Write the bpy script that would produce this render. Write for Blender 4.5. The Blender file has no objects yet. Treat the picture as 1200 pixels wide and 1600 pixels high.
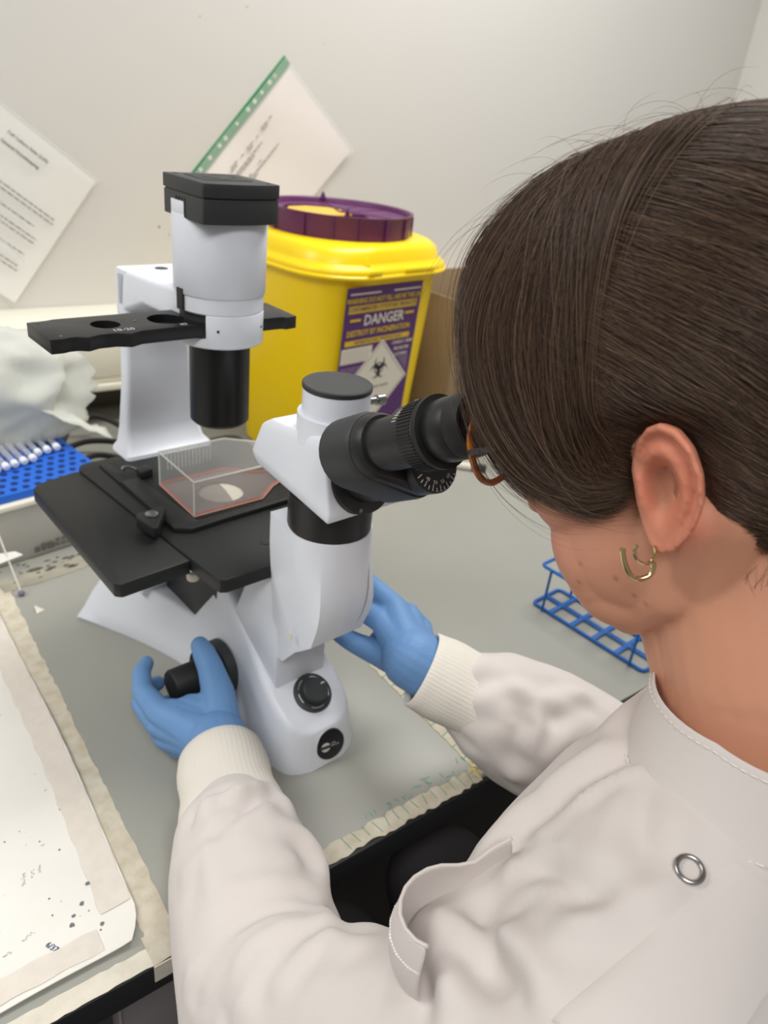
import bpy, bmesh, math, random
import numpy as np
from mathutils import Matrix, Vector
from mathutils.bvhtree import BVHTree

SC = bpy.context.scene
COL = SC.collection
BZ = 0.90                      # bench top above the floor

# ------------------------------------------------------------------ camera
cam_d = bpy.data.cameras.new('camera'); cam = bpy.data.objects.new('camera', cam_d); COL.objects.link(cam)
cam_d.sensor_fit = 'VERTICAL'; cam_d.sensor_height = 36.0; cam_d.lens = 36.0 * 1180.0 / 1600.0
cam_d.clip_start = 0.02
cam.matrix_world = Matrix((( 0.81209096,  0.19837028, -0.54877819, 0.0),
                           (-0.57426310,  0.43862885, -0.69125004, 0.0),
                           ( 0.10358648,  0.87650098,  0.47012325, BZ + 0.60),
                           (0, 0, 0, 1)))
cam_d.dof.use_dof = True; cam_d.dof.focus_distance = 0.47; cam_d.dof.aperture_fstop = 9.0
SC.camera = cam

# ------------------------------------------------------------------ light and exposure
w = bpy.data.worlds.new('room_light'); SC.world = w; w.use_nodes = True
w.node_tree.nodes['Background'].inputs[0].default_value = (1.0, 0.985, 0.965, 1)
w.node_tree.nodes['Background'].inputs[1].default_value = 0.32
def area(name, loc, sx, sy, power, col):
    d = bpy.data.lights.new(name, 'AREA'); d.shape = 'RECTANGLE'; d.size = sx; d.size_y = sy; d.energy = power; d.color = col
    o = bpy.data.objects.new(name, d); COL.objects.link(o); o.location = loc; return o
area('ceiling_panel_light', (-1.05, 0.95, 2.45), 1.2, 0.6, 24, (1.0, 0.985, 0.955))
area('ceiling_panel_light', (1.15, 0.80, 2.65), 1.2, 0.6, 38, (1.0, 0.985, 0.955))
area('ceiling_panel_light', (-0.6, -0.7, 2.65), 1.2, 0.6, 33, (1.0, 0.985, 0.955))
SC.view_settings.view_transform = 'Standard'; SC.view_settings.look = 'None'
SC.view_settings.gamma = 1.0; SC.view_settings.use_curve_mapping = False
SC.view_settings.exposure = -0.42
SC.cycles.max_bounces = 10; SC.cycles.transparent_max_bounces = 24

# ------------------------------------------------------------------ helpers
def lin(c):
    return tuple((x/12.92 if x <= .04045 else ((x+.055)/1.055)**2.4) for x in (v/255. for v in c))
MATS = {}
def mat(name, col, rough=.5, metal=0., spec=.5, bump=0., bscale=200., mottle=0., mscale=20., trans=0., ior=1.45, alpha=1., coat=0., sss=0., sheen=0., mcol=None, detail=3.):
    if name in MATS: return MATS[name]
    m = bpy.data.materials.new(name); m.use_nodes = True; nt = m.node_tree; N = nt.nodes; L = nt.links
    b = N['Principled BSDF']; c = lin(col) + (1,)
    b.inputs['Base Color'].default_value = c; b.inputs['Roughness'].default_value = rough; b.inputs['Metallic'].default_value = metal
    b.inputs['Specular IOR Level'].default_value = spec; b.inputs['Transmission Weight'].default_value = trans
    b.inputs['IOR'].default_value = ior; b.inputs['Alpha'].default_value = alpha; b.inputs['Coat Weight'].default_value = coat
    if sss: b.inputs['Subsurface Weight'].default_value = sss; b.inputs['Subsurface Radius'].default_value = (.012, .005, .003); b.inputs['Subsurface Scale'].default_value = .5
    if sheen: b.inputs['Sheen Weight'].default_value = sheen
    tc = N.new('ShaderNodeTexCoord')
    n = N.new('ShaderNodeTexNoise'); n.inputs['Scale'].default_value = mscale; n.inputs['Detail'].default_value = detail
    L.new(tc.outputs['Object'], n.inputs['Vector'])
    if mottle or mcol:
        mx = N.new('ShaderNodeMix'); mx.data_type = 'RGBA'; 
        c2 = lin(mcol) + (1,) if mcol else tuple(x*(1-mottle) for x in c[:3]) + (1,)
        mx.inputs[6].default_value = c; mx.inputs[7].default_value = c2
        rp = N.new('ShaderNodeMapRange'); rp.inputs['From Min'].default_value = .38; rp.inputs['From Max'].default_value = .68
        L.new(n.outputs['Fac'], rp.inputs['Value']); L.new(rp.outputs[0], mx.inputs[0]); L.new(mx.outputs[2], b.inputs['Base Color'])
    if bump:
        n2 = N.new('ShaderNodeTexNoise'); n2.inputs['Scale'].default_value = bscale; n2.inputs['Detail'].default_value = 4.
        L.new(tc.outputs['Object'], n2.inputs['Vector'])
        bp = N.new('ShaderNodeBump'); bp.inputs['Strength'].default_value = bump; bp.inputs['Distance'].default_value = .002
        L.new(n2.outputs['Fac'], bp.inputs['Height']); L.new(bp.outputs[0], b.inputs['Normal'])
    MATS[name] = m
    return m

class G:
    """a bag of vertices and faces that becomes ONE mesh"""
    def __init__(s): s.v = []; s.f = []
    def add(s, vs, fs, M=None):
        k = len(s.v)
        for p in vs:
            p = Vector(p)
            s.v.append(tuple(M @ p) if M is not None else tuple(p))
        s.f += [tuple(i + k for i in f) for f in fs]
        return s
    def box(s, x0, x1, y0, y1, z0, z1, M=None):
        vs = [(x, y, z) for z in (z0, z1) for y in (y0, y1) for x in (x0, x1)]
        return s.add(vs, [(0,2,3,1),(4,5,7,6),(0,1,5,4),(2,6,7,3),(0,4,6,2),(1,3,7,5)], M)
    def lathe(s, prof, n=48, M=None, cap=True):
        vs = []; fs = []; k = len(prof)
        for r, z in prof:
            for i in range(n):
                t = 2*math.pi*i/n; vs.append((r*math.cos(t), r*math.sin(t), z))
        for j in range(k-1):
            for i in range(n):
                i2 = (i+1) % n; fs.append((j*n+i, j*n+i2, (j+1)*n+i2, (j+1)*n+i))
        if cap:
            fs.append(tuple(range(n-1, -1, -1))); fs.append(tuple((k-1)*n+i for i in range(n)))
        return s.add(vs, fs, M)
    def loft(s, secs, M=None, cap=True, closed=True):
        n = len(secs[0]); vs = [p for c in secs for p in c]; fs = []
        for j in range(len(secs)-1):
            for i in range(n if closed else n-1):
                i2 = (i+1) % n; fs.append((j*n+i, j*n+i2, (j+1)*n+i2, (j+1)*n+i))
        if cap and closed:
            fs.append(tuple(range(n-1, -1, -1))); fs.append(tuple((len(secs)-1)*n+i for i in range(n)))
        return s.add(vs, fs, M)
    def prism(s, out, z0, z1, M=None):
        n = len(out)
        return s.loft([[(x, y, z0) for x, y in out], [(x, y, z1) for x, y in out]], M)
    def tube(s, path, rad, n=12, M=None, closed=False, flat=1.):
        P = [Vector(p) for p in path]; k = len(P)
        R = rad if isinstance(rad, (list, tuple)) else [rad]*k
        T = []
        for i in range(k):
            a = P[(i-1) % k] if (closed or i > 0) else P[i]; b = P[(i+1) % k] if (closed or i < k-1) else P[i]
            T.append((b-a).normalized())
        u = T[0].orthogonal().normalized(); rings = []
        for i in range(k):
            u = (u - T[i]*u.dot(T[i])).normalized(); vv = T[i].cross(u)
            rings.append([P[i] + u*(R[i]*math.cos(2*math.pi*j/n)) + vv*(R[i]*flat*math.sin(2*math.pi*j/n)) for j in range(n)])
        if closed:
            rings.append(rings[0]); return s.loft(rings, M, cap=False)
        return s.loft(rings, M)
    def ball(s, c, r, n=16, m=10, M=None):
        """ellipsoid; r a number or (rx, ry, rz), M an optional rotation applied about c"""
        rx, ry, rz = (r, r, r) if not isinstance(r, (tuple, list)) else r
        vs = [(0, 0, -rz)]; fs = []
        for j in range(1, m):
            a = -math.pi/2 + math.pi*j/m
            for i in range(n):
                t = 2*math.pi*i/n; vs.append((rx*math.cos(a)*math.cos(t), ry*math.cos(a)*math.sin(t), rz*math.sin(a)))
        vs.append((0, 0, rz)); e = len(vs)-1
        for i in range(n):
            i2 = (i+1) % n; fs.append((0, 1+i2, 1+i)); fs.append((e, 1+(m-2)*n+i, 1+(m-2)*n+i2))
            for j in range(m-2): fs.append((1+j*n+i, 1+j*n+i2, 1+(j+1)*n+i2, 1+(j+1)*n+i))
        if M is not None: vs = [M @ Vector(p) for p in vs]
        return s.add([Vector(p)+Vector(c) for p in vs], fs)
    def capsule(s, p, q, r1, r2, n=16):
        p = Vector(p); q = Vector(q); d = (q-p); L = d.length; 
        if L < 1e-6: return s.ball(p, r1, n)
        z = d/L; x = z.orthogonal().normalized(); y = z.cross(x); rings = []
        for a in (-80, -60, -40, -20, 0):
            a = math.radians(a); rings.append((r1*math.cos(a), r1*math.sin(a)))
        for a in (0, 20, 40, 60, 80):
            a = math.radians(a); rings.append((r2*math.cos(a), L + r2*math.sin(a)))
        return s.loft([[p + z*h + x*(r*math.cos(2*math.pi*i/n)) + y*(r*math.sin(2*math.pi*i/n)) for i in range(n)] for r, h in rings])
    def chain(s, pts, rad, n=16):
        for i in range(len(pts)-1): s.capsule(pts[i], pts[i+1], rad[i], rad[i+1], n)
        return s

def finish(me, smooth=38., bevel=0., bseg=2, bang=30.):
    bm = bmesh.new(); bm.from_mesh(me)
    bmesh.ops.recalc_face_normals(bm, faces=bm.faces)
    if bevel:
        es = [e for e in bm.edges if len(e.link_faces) == 2 and e.calc_face_angle(0) > math.radians(bang)]
        bmesh.ops.bevel(bm, geom=es, offset=bevel, segments=bseg, affect='EDGES', profile=.5, clamp_overlap=True)
    for f in bm.faces: f.smooth = smooth > 0
    for e in bm.edges:
        if len(e.link_faces) == 2 and e.calc_face_angle(0) > math.radians(smooth): e.smooth = False
    bm.to_mesh(me); bm.free()

def link(name, data, parent=None):
    o = bpy.data.objects.new(name, data); COL.objects.link(o)
    if parent is not None: o.parent = parent
    return o
def obj(name, g, m, parent=None, bevel=0., bseg=2, smooth=38., loc=None, rot=None, bang=30., label=None):
    me = bpy.data.meshes.new(name); me.from_pydata([tuple(p) for p in g.v], [], g.f); finish(me, smooth, bevel, bseg, bang)
    me.materials.append(m); o = link(name, me, parent)
    if loc is not None: o.location = loc
    if rot is not None: o.rotation_euler = rot
    if label: o['label'] = label
    return o
def thing(name, label, cat, loc=(0, 0, 0), rotz=0., group=None):
    o = link(name, None); o.location = loc; o.rotation_euler = (0, 0, rotz); o.empty_display_size = .05
    return tag(o, label, cat, group)
def tag(o, label, cat, group=None):
    o['label'] = label; o['category'] = cat
    if group: o['group'] = group
    return o
def struct(o): o['kind'] = 'structure'; return o
def stuff(o): o['kind'] = 'stuff'; return o
def evaluated(o):
    bpy.context.view_layer.update()
    dg = bpy.context.evaluated_depsgraph_get()
    me = bpy.data.meshes.new_from_object(o.evaluated_get(dg), depsgraph=dg)
    old = o.data; o.modifiers.clear(); o.data = me; bpy.data.meshes.remove(old)
    return o
def cut(o, g):
    """subtract the solid g from o"""
    me = bpy.data.meshes.new('cutter'); me.from_pydata([tuple(p) for p in g.v], [], g.f); finish(me, 0)
    c = link('cutter', me, o.parent)
    md = o.modifiers.new('cut', 'BOOLEAN'); md.object = c; md.operation = 'DIFFERENCE'; md.solver = 'EXACT'
    mats = list(o.data.materials)
    evaluated(o); bpy.data.objects.remove(c)
    finish(o.data, 38.)
    return o
def blob(name, g, m, parent, voxel, iters=6, fac=.5, loc=None):
    """fuse overlapping closed pieces into one continuous skin"""
    me = bpy.data.meshes.new(name); me.from_pydata([tuple(p) for p in g.v], [], g.f); finish(me, 0)
    o = link(name, me, parent)
    r = o.modifiers.new('fuse', 'REMESH'); r.mode = 'VOXEL'; r.voxel_size = voxel; r.use_smooth_shade = True
    sm = o.modifiers.new('soft', 'SMOOTH'); sm.iterations = iters; sm.factor = fac
    evaluated(o); o.data.materials.clear(); o.data.materials.append(m)
    o.data.polygons.foreach_set('use_smooth', [True]*len(o.data.polygons))
    if loc is not None: o.location = loc
    return o
def text(name, body, size, m, parent, M, extrude=.0002, align='CENTER', bold=False, sx=1.):
    c = bpy.data.curves.new(name, 'FONT'); c.body = body; c.size = size; c.extrude = extrude; c.align_x = align; c.align_y = 'CENTER'; c.resolution_u = 2
    if bold: c.offset = size*.02
    t = link('tmp', c); bpy.context.view_layer.update()
    dg = bpy.context.evaluated_depsgraph_get(); me = bpy.data.meshes.new_from_object(t.evaluated_get(dg), depsgraph=dg)
    bpy.data.objects.remove(t); bpy.data.curves.remove(c)
    me.transform(M @ Matrix.Diagonal((sx, 1, 1, 1))); me.materials.clear(); me.materials.append(m); me.name = name
    return link(name, me, parent)
def Rm(ax, deg): return Matrix.Rotation(math.radians(deg), 4, ax)
def Tm(*p): return Matrix.Translation(Vector(p))
def frame(o, x, y, z=None):
    """4x4 with columns x, y, z at o"""
    x = Vector(x).normalized(); y = Vector(y).normalized(); z = x.cross(y).normalized() if z is None else Vector(z)
    y = z.cross(x)
    return Matrix(((x.x, y.x, z.x, o[0]), (x.y, y.y, z.y, o[1]), (x.z, y.z, z.z, o[2]), (0, 0, 0, 1)))
def arc(cx, cy, r, a0, a1, n):
    return [(cx + r*math.cos(math.radians(a0+(a1-a0)*i/n)), cy + r*math.sin(math.radians(a0+(a1-a0)*i/n))) for i in range(n+1)]
def rrect(x0, x1, y0, y1, r, n=5):
    return arc(x1-r, y0+r, r, -90, 0, n) + arc(x1-r, y1-r, r, 0, 90, n) + arc(x0+r, y1-r, r, 90, 180, n) + arc(x0+r, y0+r, r, 180, 270, n)

BEN = 0.0178                       # the bench and the wall run at this small angle to the world axes
# ------------------------------------------------------------------ materials
WALL = mat('wall_paint', (214, 211, 206), .75, bump=.05, bscale=60, mottle=.05, mscale=1.2)
GREY_TOP = mat('grey_laminate', (157, 157, 149), .42, mottle=.05, mscale=6)
BLACK_EDGE = mat('black_edge', (30, 30, 33), .55)
TAPE = mat('masking_tape', (208, 201, 184), .75, mottle=.2, mscale=70, bump=.25, bscale=300, mcol=(192, 182, 160))
TAPE_PALE = mat('pale_tape', (222, 216, 200), .6, mottle=.12, mscale=60, bump=.25, bscale=300)
PAPER = mat('white_paper', (232, 229, 222), .7, mottle=.05, mscale=12)
INK = mat('black_ink', (70, 70, 72), .8); INK_GREY = mat('grey_ink', (128, 126, 124), .8); INK_BLUE = mat('blue_ink', (60, 80, 130), .8)
GREEN_INK = mat('green_ink', (112, 164, 140), .8)
TRUNK = mat('cream_trunking', (232, 229, 215), .45)
MWHITE = mat('microscope_white', (226, 230, 238), .36, spec=.4, bump=.03, bscale=900)
MBLACK = mat('satin_black', (34, 34, 35), .42, spec=.45)
SBLACK = mat('stage_black', (33, 34, 34), .5, spec=.4, bump=.03, bscale=900)
RUBBER = mat('black_rubber', (26, 26, 27), .6)
DARK = mat('charcoal_plastic', (50, 52, 53), .5, bump=.05, bscale=1200)
PRINT = mat('white_print', (205, 205, 203), .6)
STEEL = mat('steel', (150, 150, 148), .28, metal=1.)
CREAMP = mat('cream_plastic', (222, 214, 196), .45)

# ------------------------------------------------------------------ the room
fl = obj('floor', G().box(-3, 4, -3, 1.6, -.05, 0), mat('floor_vinyl', (88, 84, 82), .5, mottle=.1, mscale=8)); struct(fl)
wb = obj('wall_back', G().box(-3.0, 2.475, 1.53, 1.68, 0, 2.7), WALL, rot=(0, 0, BEN)); struct(wb)
wr = obj('wall_right', G().box(2.475, 2.6, -1.2, 1.68, 0, 2.7), WALL, rot=(0, 0, BEN)); struct(wr)
# small chips and tape scars on the paint
rng = random.Random(4)
WSC = mat('paint_scar', (150, 146, 138), .9)
g = G()
def wall_spot(x, z, r, k=6):
    pts = [(x + r*rng.uniform(.5, 1.2)*math.cos(t*2*math.pi/k), z + r*rng.uniform(.4, 1.)*math.sin(t*2*math.pi/k)) for t in range(k)]
    g.loft([[(a, 1.5293, c) for a, c in pts], [(a, 1.5306, c) for a, c in pts]])
for x, z, r in ((.648, .8325, .003), (.656, .829, .003), (.654, .836, .0025), (.742, .76, .002), (.785, .738, .002), (.735, .745, .0025), (.60, .345, .003), (.62, .33, .002), (.96, .70, .0015), (.69, .71, .0015)):
    wall_spot(x, z+BZ, r)
o = obj('paint_chips', g, WSC, wb); stuff(o)

# dado trunking along the wall, above the bench
tr = thing('dado_trunking', 'cream plastic trunking running along the wall above the back of the bench', 'trunking', (0, 0, BZ), BEN)
obj('body', G().box(-1.5, 2.47, 1.397, 1.5295, .085, .1995), TRUNK, tr, .004)
obj('lid', G().box(-1.5, 2.47, 1.3935, 1.3969, .098, .192), TRUNK, tr, .0015)
obj('bottom_lip', G().box(-1.5, 2.47, 1.388, 1.400, .072, .0849), TRUNK, tr, .002)

# ------------------------------------------------------------------ the bench
bench = thing('lab_bench', 'grey laminate lab bench with a black front edge and taped seams', 'bench', (0, 0, 0), BEN)
obj('worktop', G().box(-1.5, 2.465, .3545, 1.529, BZ-.03, BZ), GREY_TOP, bench, .001)
obj('front_edge', G().box(-1.5, 2.465, .3485, .3544, BZ-.032, BZ-.0005), BLACK_EDGE, bench, .0015)
tm = obj('trim_1', G().box(-1.5, 2.465, 1.50, 1.5292, BZ+.0003, BZ+.035), mat('dark_upstand', (96, 94, 88), .5), None, .002, rot=(0, 0, BEN)); struct(tm)
UND = mat('cupboard_grey', (124, 118, 120), .6)
obj('cupboard', G().box(-1.5, .34, .53, 1.5, .1, BZ-.031), UND, bench, .003)
obj('plinth', G().box(-1.5, .34, .58, 1.5, 0, .099), BLACK_EDGE, bench)
obj('drawer_front', G().box(.075, .335, .508, .5295, .52, BZ-.075), UND, bench, .002)
obj('support_panel', G().box(.055, .0735, .45, 1.5, .0, BZ-.031), mat('panel_edge', (150, 138, 136), .6), bench, .002)
obj('knee_panel', G().box(.0985, .205, .405, .425, .30, BZ-.033), UND, bench, .001)
obj('panel_edging', G().box(.0955, .0984, .403, .427, .30, BZ-.033), mat('panel_edge', (150, 138, 136), .6), bench, .0008)
obj('leg_panel', G().box(2.40, 2.44, .5, 1.5, 0, BZ-.031), UND, bench, .003)

def strip(name, pts, width, m, parent, z, thick=.0004, jag=.0015, seed=1, side=1.):
    """a torn-edged tape strip along pts (bench coordinates)"""
    r = random.Random(seed); P = []
    for i in range(len(pts)-1):
        a = Vector(pts[i]); b2 = Vector(pts[i+1]); n = max(2, int((b2-a).length/.006))
        for k in range(n): P.append(a.lerp(b2, k/n))
    P.append(Vector(pts[-1])); top = []; 
    for i, p in enumerate(P):
        d = (P[min(i+1, len(P)-1)] - P[max(i-1, 0)]).normalized(); nrm = Vector((-d.y, d.x))
        w0 = -width/2 + r.uniform(-jag, jag); w1 = width/2 + r.uniform(-jag, jag)
        top.append((p + nrm*w0, p + nrm*w1))
    g = G(); secs = [[(a.x, a.y, z), (b2.x, b2.y, z), (b2.x, b2.y, z+thick), (a.x, a.y, z+thick)] for a, b2 in top]
    g.loft(secs); return obj(name, g, m, parent)
Z = BZ
strip('tape_strip', [(.1265, .372), (.1265, .70), (.1275, .93)], .024, TAPE, bench, Z+.0002, jag=.0012, seed=2)
strip('tape_strip', [(.112, .362), (.163, .3635)], .026, TAPE, bench, Z+.0006, jag=.001, seed=3)
strip('tape_strip', [(-.4, .3575), (.125, .3575)], .016, TAPE_PALE, bench, Z+.0003, jag=.0006, seed=4)
strip('tape_strip', [(.145, .362), (.30, .361), (.462, .3605)], .0175, TAPE, bench, Z+.0002, jag=.002, seed=5)
strip('tape_strip', [(.4725, .357), (.472, .44), (.4715, .56)], .013, TAPE, bench, Z+.0002, jag=.0012, seed=6)
strip('tape_strip', [(.485, .358), (.485, .46), (.484, .57)], .011, mat('worn_tape', (150, 143, 126), .8, mottle=.2, mscale=60), bench, Z+.0002, jag=.002, seed=7)
strip('tape_strip', [(.13, .921), (.33, .945), (.40, .95)], .03, mat('old_tape', (166, 161, 146), .6, mottle=.2, mscale=40), bench, Z+.0003, jag=.003, seed=8)
obj('tape_tab', G().box(.112, .130, .3472, .3483, BZ-.018, BZ+.001), TAPE_PALE, bench)
# crumpled remains of tape at the bench corner
g = G(); r = random.Random(9)
for k in range(26):
    x = .474 + r.gauss(0, .007); y = .366 + r.gauss(0, .006); a = r.uniform(0, 3.14); l = r.uniform(.004, .012); h = r.uniform(.001, .005)
    p = [(x+l*math.cos(a), y+l*math.sin(a), Z+.0006), (x-l*math.cos(a)*.6, y-l*math.sin(a), Z+.001), (x-l*math.sin(a)*.5, y+l*math.cos(a)*.5, Z+h)]
    q = [(u+.0006, v, z0+.0005) for u, v, z0 in p]
    g.loft([p, q])
stuff(obj('torn_tape_scraps', g, mat('yellowed_tape', (226, 212, 160), .7), bench))
# green marks printed on the tape
g = G()
for k in range(9):
    y = .385 + k*.0185; x = .4715; g.box(x-.006, x+.006, y-.0006, y+.0006, Z+.00062, Z+.0009, Tm(x, y, 0) @ Rm('Z', 12+r.uniform(-8, 8)) @ Tm(-x, -y, 0))
for k in range(14):
    x = .30 + k*.0118; y = .3615; g.box(x-.0004, x+.0004, y-.0085*r.uniform(.3, 1), y+.0085, Z+.00062, Z+.0009, Tm(x, y, 0) @ Rm('Z', r.uniform(-14, 14)) @ Tm(-x, -y, 0))
for k in range(22):
    x = r.uniform(.33, .465); y = .3735 + r.uniform(0, .012)*(1 if x > .38 else .5); g.box(x-.003, x+.003, y-.0004, y+.0004, Z+.0001, Z+.0005, Tm(x, y, 0) @ Rm('Z', r.uniform(0, 180)) @ Tm(-x, -y, 0))
stuff(obj('green_grid_marks', g, GREEN_INK, bench))
g = G()
for k in range(40):
    x = .20 + r.gauss(0, .03); y = .944 + r.gauss(0, .012); s_ = abs(r.gauss(.002, .002)); pts = arc(x, y, 1, 0, 360, 6)[:-1]
    g.loft([[(x+(a-x)*s_*r.uniform(.6, 2), y+(b2-y)*s_*.6, zz) for a, b2 in pts] for zz in (Z+.0005, Z+.0009)])
stuff(obj('grime_specks', g, mat('grime', (92, 86, 74), .9), bench))
obj('tape_scrap', G().loft([[(.155, .842, Z+.0003), (.166, .846, Z+.0003), (.156, .856, Z+.004)], [(.155, .842, Z+.0008), (.166, .846, Z+.0008), (.156, .856, Z+.0045)]]), TAPE_PALE, bench)

# ------------------------------------------------------------------ paper pad taped on the left part of the bench
pad = thing('paper_cover_sheet', 'stained white paper cover sheet with curled taped edges on the left of the bench', 'paper', (0, 0, BZ), BEN)
g = G()
nx, ny = 46, 60
def pad_edge(y): return .1165 + .004*math.sin((y-.37)*7) - .0
X0, Y0, Y1 = -.42, .374, .96
vt = []; fs = []
for j in range(ny+1):
    y = Y0 + (Y1-Y0)*(j/ny)
    xe = pad_edge(y)
    if y < Y0+.03: xe -= .012*(1-(y-Y0)/.03)**1.6
    for i in range(nx+1):
        t = (i/nx)**.6; x = X0 + (xe-X0)*t
        de = xe - x; df = y - Y0
        z = .0018 + .0045*math.exp(-de/.012)*(.6+.4*math.sin(y*23)) + .0035*math.exp(-df/.01)*(.6+.4*math.sin(x*30))
        yy = y + (.006*math.sin(x*9+1) - .006 - .018*max(0., (x+.05))*0)*math.exp(-df/.03)
        vt.append((x, yy, z))
for j in range(ny):
    for i in range(nx): fs.append((j*(nx+1)+i, j*(nx+1)+i+1, (j+1)*(nx+1)+i+1, (j+1)*(nx+1)+i))
nv = len(vt); vt2 = vt + [(x, y, z-.0013) for x, y, z in vt]
f2 = fs + [tuple(reversed([k+nv for k in f])) for f in fs]
W1 = nx+1
for i in range(nx): f2.append((i, i+nv, i+1+nv, i+1)); f2.append((ny*W1+i, ny*W1+i+1, ny*W1+i+1+nv, ny*W1+i+nv))
for j in range(ny): f2.append((j*W1+nx, j*W1+nx+nv, (j+1)*W1+nx+nv, (j+1)*W1+nx)); f2.append((j*W1, (j+1)*W1, (j+1)*W1+nv, j*W1+nv))
g.add(vt2, f2); obj('sheet', g, PAPER, pad, smooth=60)
def pad_z(x, y):
    de = pad_edge(y)-x; df = y-Y0
    return .0018 + .0045*math.exp(-max(de, 0)/.012)*(.6+.4*math.sin(y*23)) + .0035*math.exp(-max(df, 0)/.01)*(.6+.4*math.sin(x*30))
# translucent tape bordering the sheet
def pad_tape(name, line, width, seed):
    r = random.Random(seed); secs = []
    n = 50
    for k in range(n+1):
        t = k/n; x, y, nxn, nyn = line(t)
        w0 = width*(.5+.04*math.sin(k*1.7)); a = (x-nxn*w0, y-nyn*w0); b2 = (x+nxn*w0, y+nyn*w0)
        za, zb = pad_z(*a)+.0006, pad_z(*b2)+.0006
        m_ = ((a[0]+b2[0])/2, (a[1]+b2[1])/2); zm = pad_z(*m_)+.0006
        secs.append([(a[0], a[1], za), (m_[0], m_[1], zm), (b2[0], b2[1], zb), (b2[0], b2[1], zb+.0003), (m_[0], m_[1], zm+.0003), (a[0], a[1], za+.0003)])
    g = G(); g.loft(secs); return obj(name, g, mat('aged_clear_tape', (222, 214, 203), .5, mottle=.06, mscale=90), pad, smooth=70)
pad_tape('border_tape', lambda t: (pad_edge(.41+.53*t)-.0135, .41+.53*t, 1, 0), .024, 1)
pad_tape('border_tape', lambda t: (-.40+.485*t, .3875+.006*math.sin((-.4+.485*t)*9+1)*.3, 0, 1), .021, 2)
g = G(); r = random.Random(21)
def pad_blot(x, y, s_, k=8):
    pts = [(x+s_*r.uniform(.7, 1.2)*math.cos(t*2*math.pi/k), y+s_*r.uniform(.6, 1.1)*math.sin(t*2*math.pi/k)) for t in range(k)]
    g.loft([[(a, b2, pad_z(a, b2)+dz) for a, b2 in pts] for dz in (.0001, .0004)])
BL = [(.092, .443, .0022), (.0825, .428, .0021), (.074, .421, .0017), (.0705, .4135, .0023), (.0905, .402, .002), (.106, .42, .0022), (.06, .395, .0012), (.0717, .396, .0012), (.035, .3985, .0015), (.088, .3975, .001), (.06, .43, .0009), (.062, .446, .0009), (.07, .505, .0009), (.045, .52, .0008), (.082, .488, .001)]
for x, y, s_ in BL: pad_blot(x, y, s_)
for k in range(70): pad_blot(r.uniform(-.1, .1), r.uniform(.39, .75), r.uniform(.0002, .0008), 5)
stuff(obj('ink_blots', g, mat('blot_ink', (112, 115, 118), .8), pad))
def on_pad(x, y, deg): return Tm(x, y, pad_z(x, y)+.0006) @ Rm('Z', deg)
text('blue_note', '6/37', .0062, INK_BLUE, pad, on_pad(.0525, .4035, -62))
g = G()
def scribble(x, y, deg, n, w_):
    M_ = on_pad(x, y, deg); px_ = 0
    for k in range(n):
        a = (px_, r.uniform(-1, 1)*w_, 0); px_ += w_*r.uniform(.5, 1.1); b2 = (px_, r.uniform(-1, 1)*w_, 0)
        g.tube([a, b2], .00022, 4, M_)
scribble(.048, .468, 78, 9, .0018); scribble(.056, .472, 78, 6, .0016); scribble(.062, .474, 78, 9, .0012)
scribble(.035, .42, 20, 8, .0016); scribble(.07, .5, 20, 3, .001); scribble(.02, .415, 10, 7, .0012)
stuff(obj('faint_pencil_notes', g, mat('faint_ink', (168, 170, 182), .8), pad))
# ------------------------------------------------------------------ inverted microscope (its own frame: u across, v from front to back, z up from the bench)
MTH = math.radians(5.5); MO = Vector((.324, .470, BZ+.0003))
mic = thing('inverted_microscope', 'white and black inverted laboratory microscope standing on the grey bench', 'microscope', MO, MTH)
MM = Tm(*MO) @ Rm('Z', 5.5)

# base: one lofted body, narrow nose in front, waist at the focus knobs, flared foot behind
def interp(tab, x):
    for i in range(len(tab)-1):
        if x <= tab[i+1][0]:
            t = (x-tab[i][0])/(tab[i+1][0]-tab[i][0]); t = max(0., min(1., t)); return tab[i][1]*(1-t)+tab[i+1][1]*t
    return tab[-1][1]
from bisect import bisect
def smooth_tab(tab, x):
    xs = [a for a, _ in tab]; i = max(0, min(len(tab)-2, bisect(xs, x)-1))
    def m(k):
        if k == 0: return (tab[1][1]-tab[0][1])/(tab[1][0]-tab[0][0])
        if k == len(tab)-1: return (tab[k][1]-tab[k-1][1])/(tab[k][0]-tab[k-1][0])
        return (tab[k+1][1]-tab[k-1][1])/(tab[k+1][0]-tab[k-1][0])
    h = tab[i+1][0]-tab[i][0]; t = max(0., min(1., (x-tab[i][0])/h))
    return (2*t**3-3*t**2+1)*tab[i][1]+(t**3-2*t**2+t)*h*m(i)+(-2*t**3+3*t**2)*tab[i+1][1]+(t**3-t**2)*h*m(i+1)
WB = [(-.012, .020), (-.006, .036), (.004, .045), (.03, .0515), (.06, .049), (.10, .041), (.14, .038), (.18, .043), (.22, .052), (.27, .070), (.31, .089), (.355, .1135)]
WT = [(-.012, .016), (-.006, .028), (.004, .036), (.03, .0415), (.06, .039), (.10, .033), (.14, .031), (.18, .034), (.22, .04), (.27, .052), (.31, .065), (.355, .080)]
HT = [(-.012, .044), (-.006, .0475), (.004, .0535), (.03, .071), (.06, .090), (.09, .110), (.12, .131), (.1425, .147), (.150, .142), (.200, .071), (.205, .069), (.24, .069), (.28, .068), (.32, .064), (.355, .053)]
secs = []
vs_ = [-.012, -.0105, -.008, -.004, .002, .01, .02, .03, .045, .06, .075, .09, .105, .12, .13, .1425, .150, .16, .172, .186, .195, .200, .205, .22, .24, .26, .28, .30, .32, .34, .355]
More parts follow.
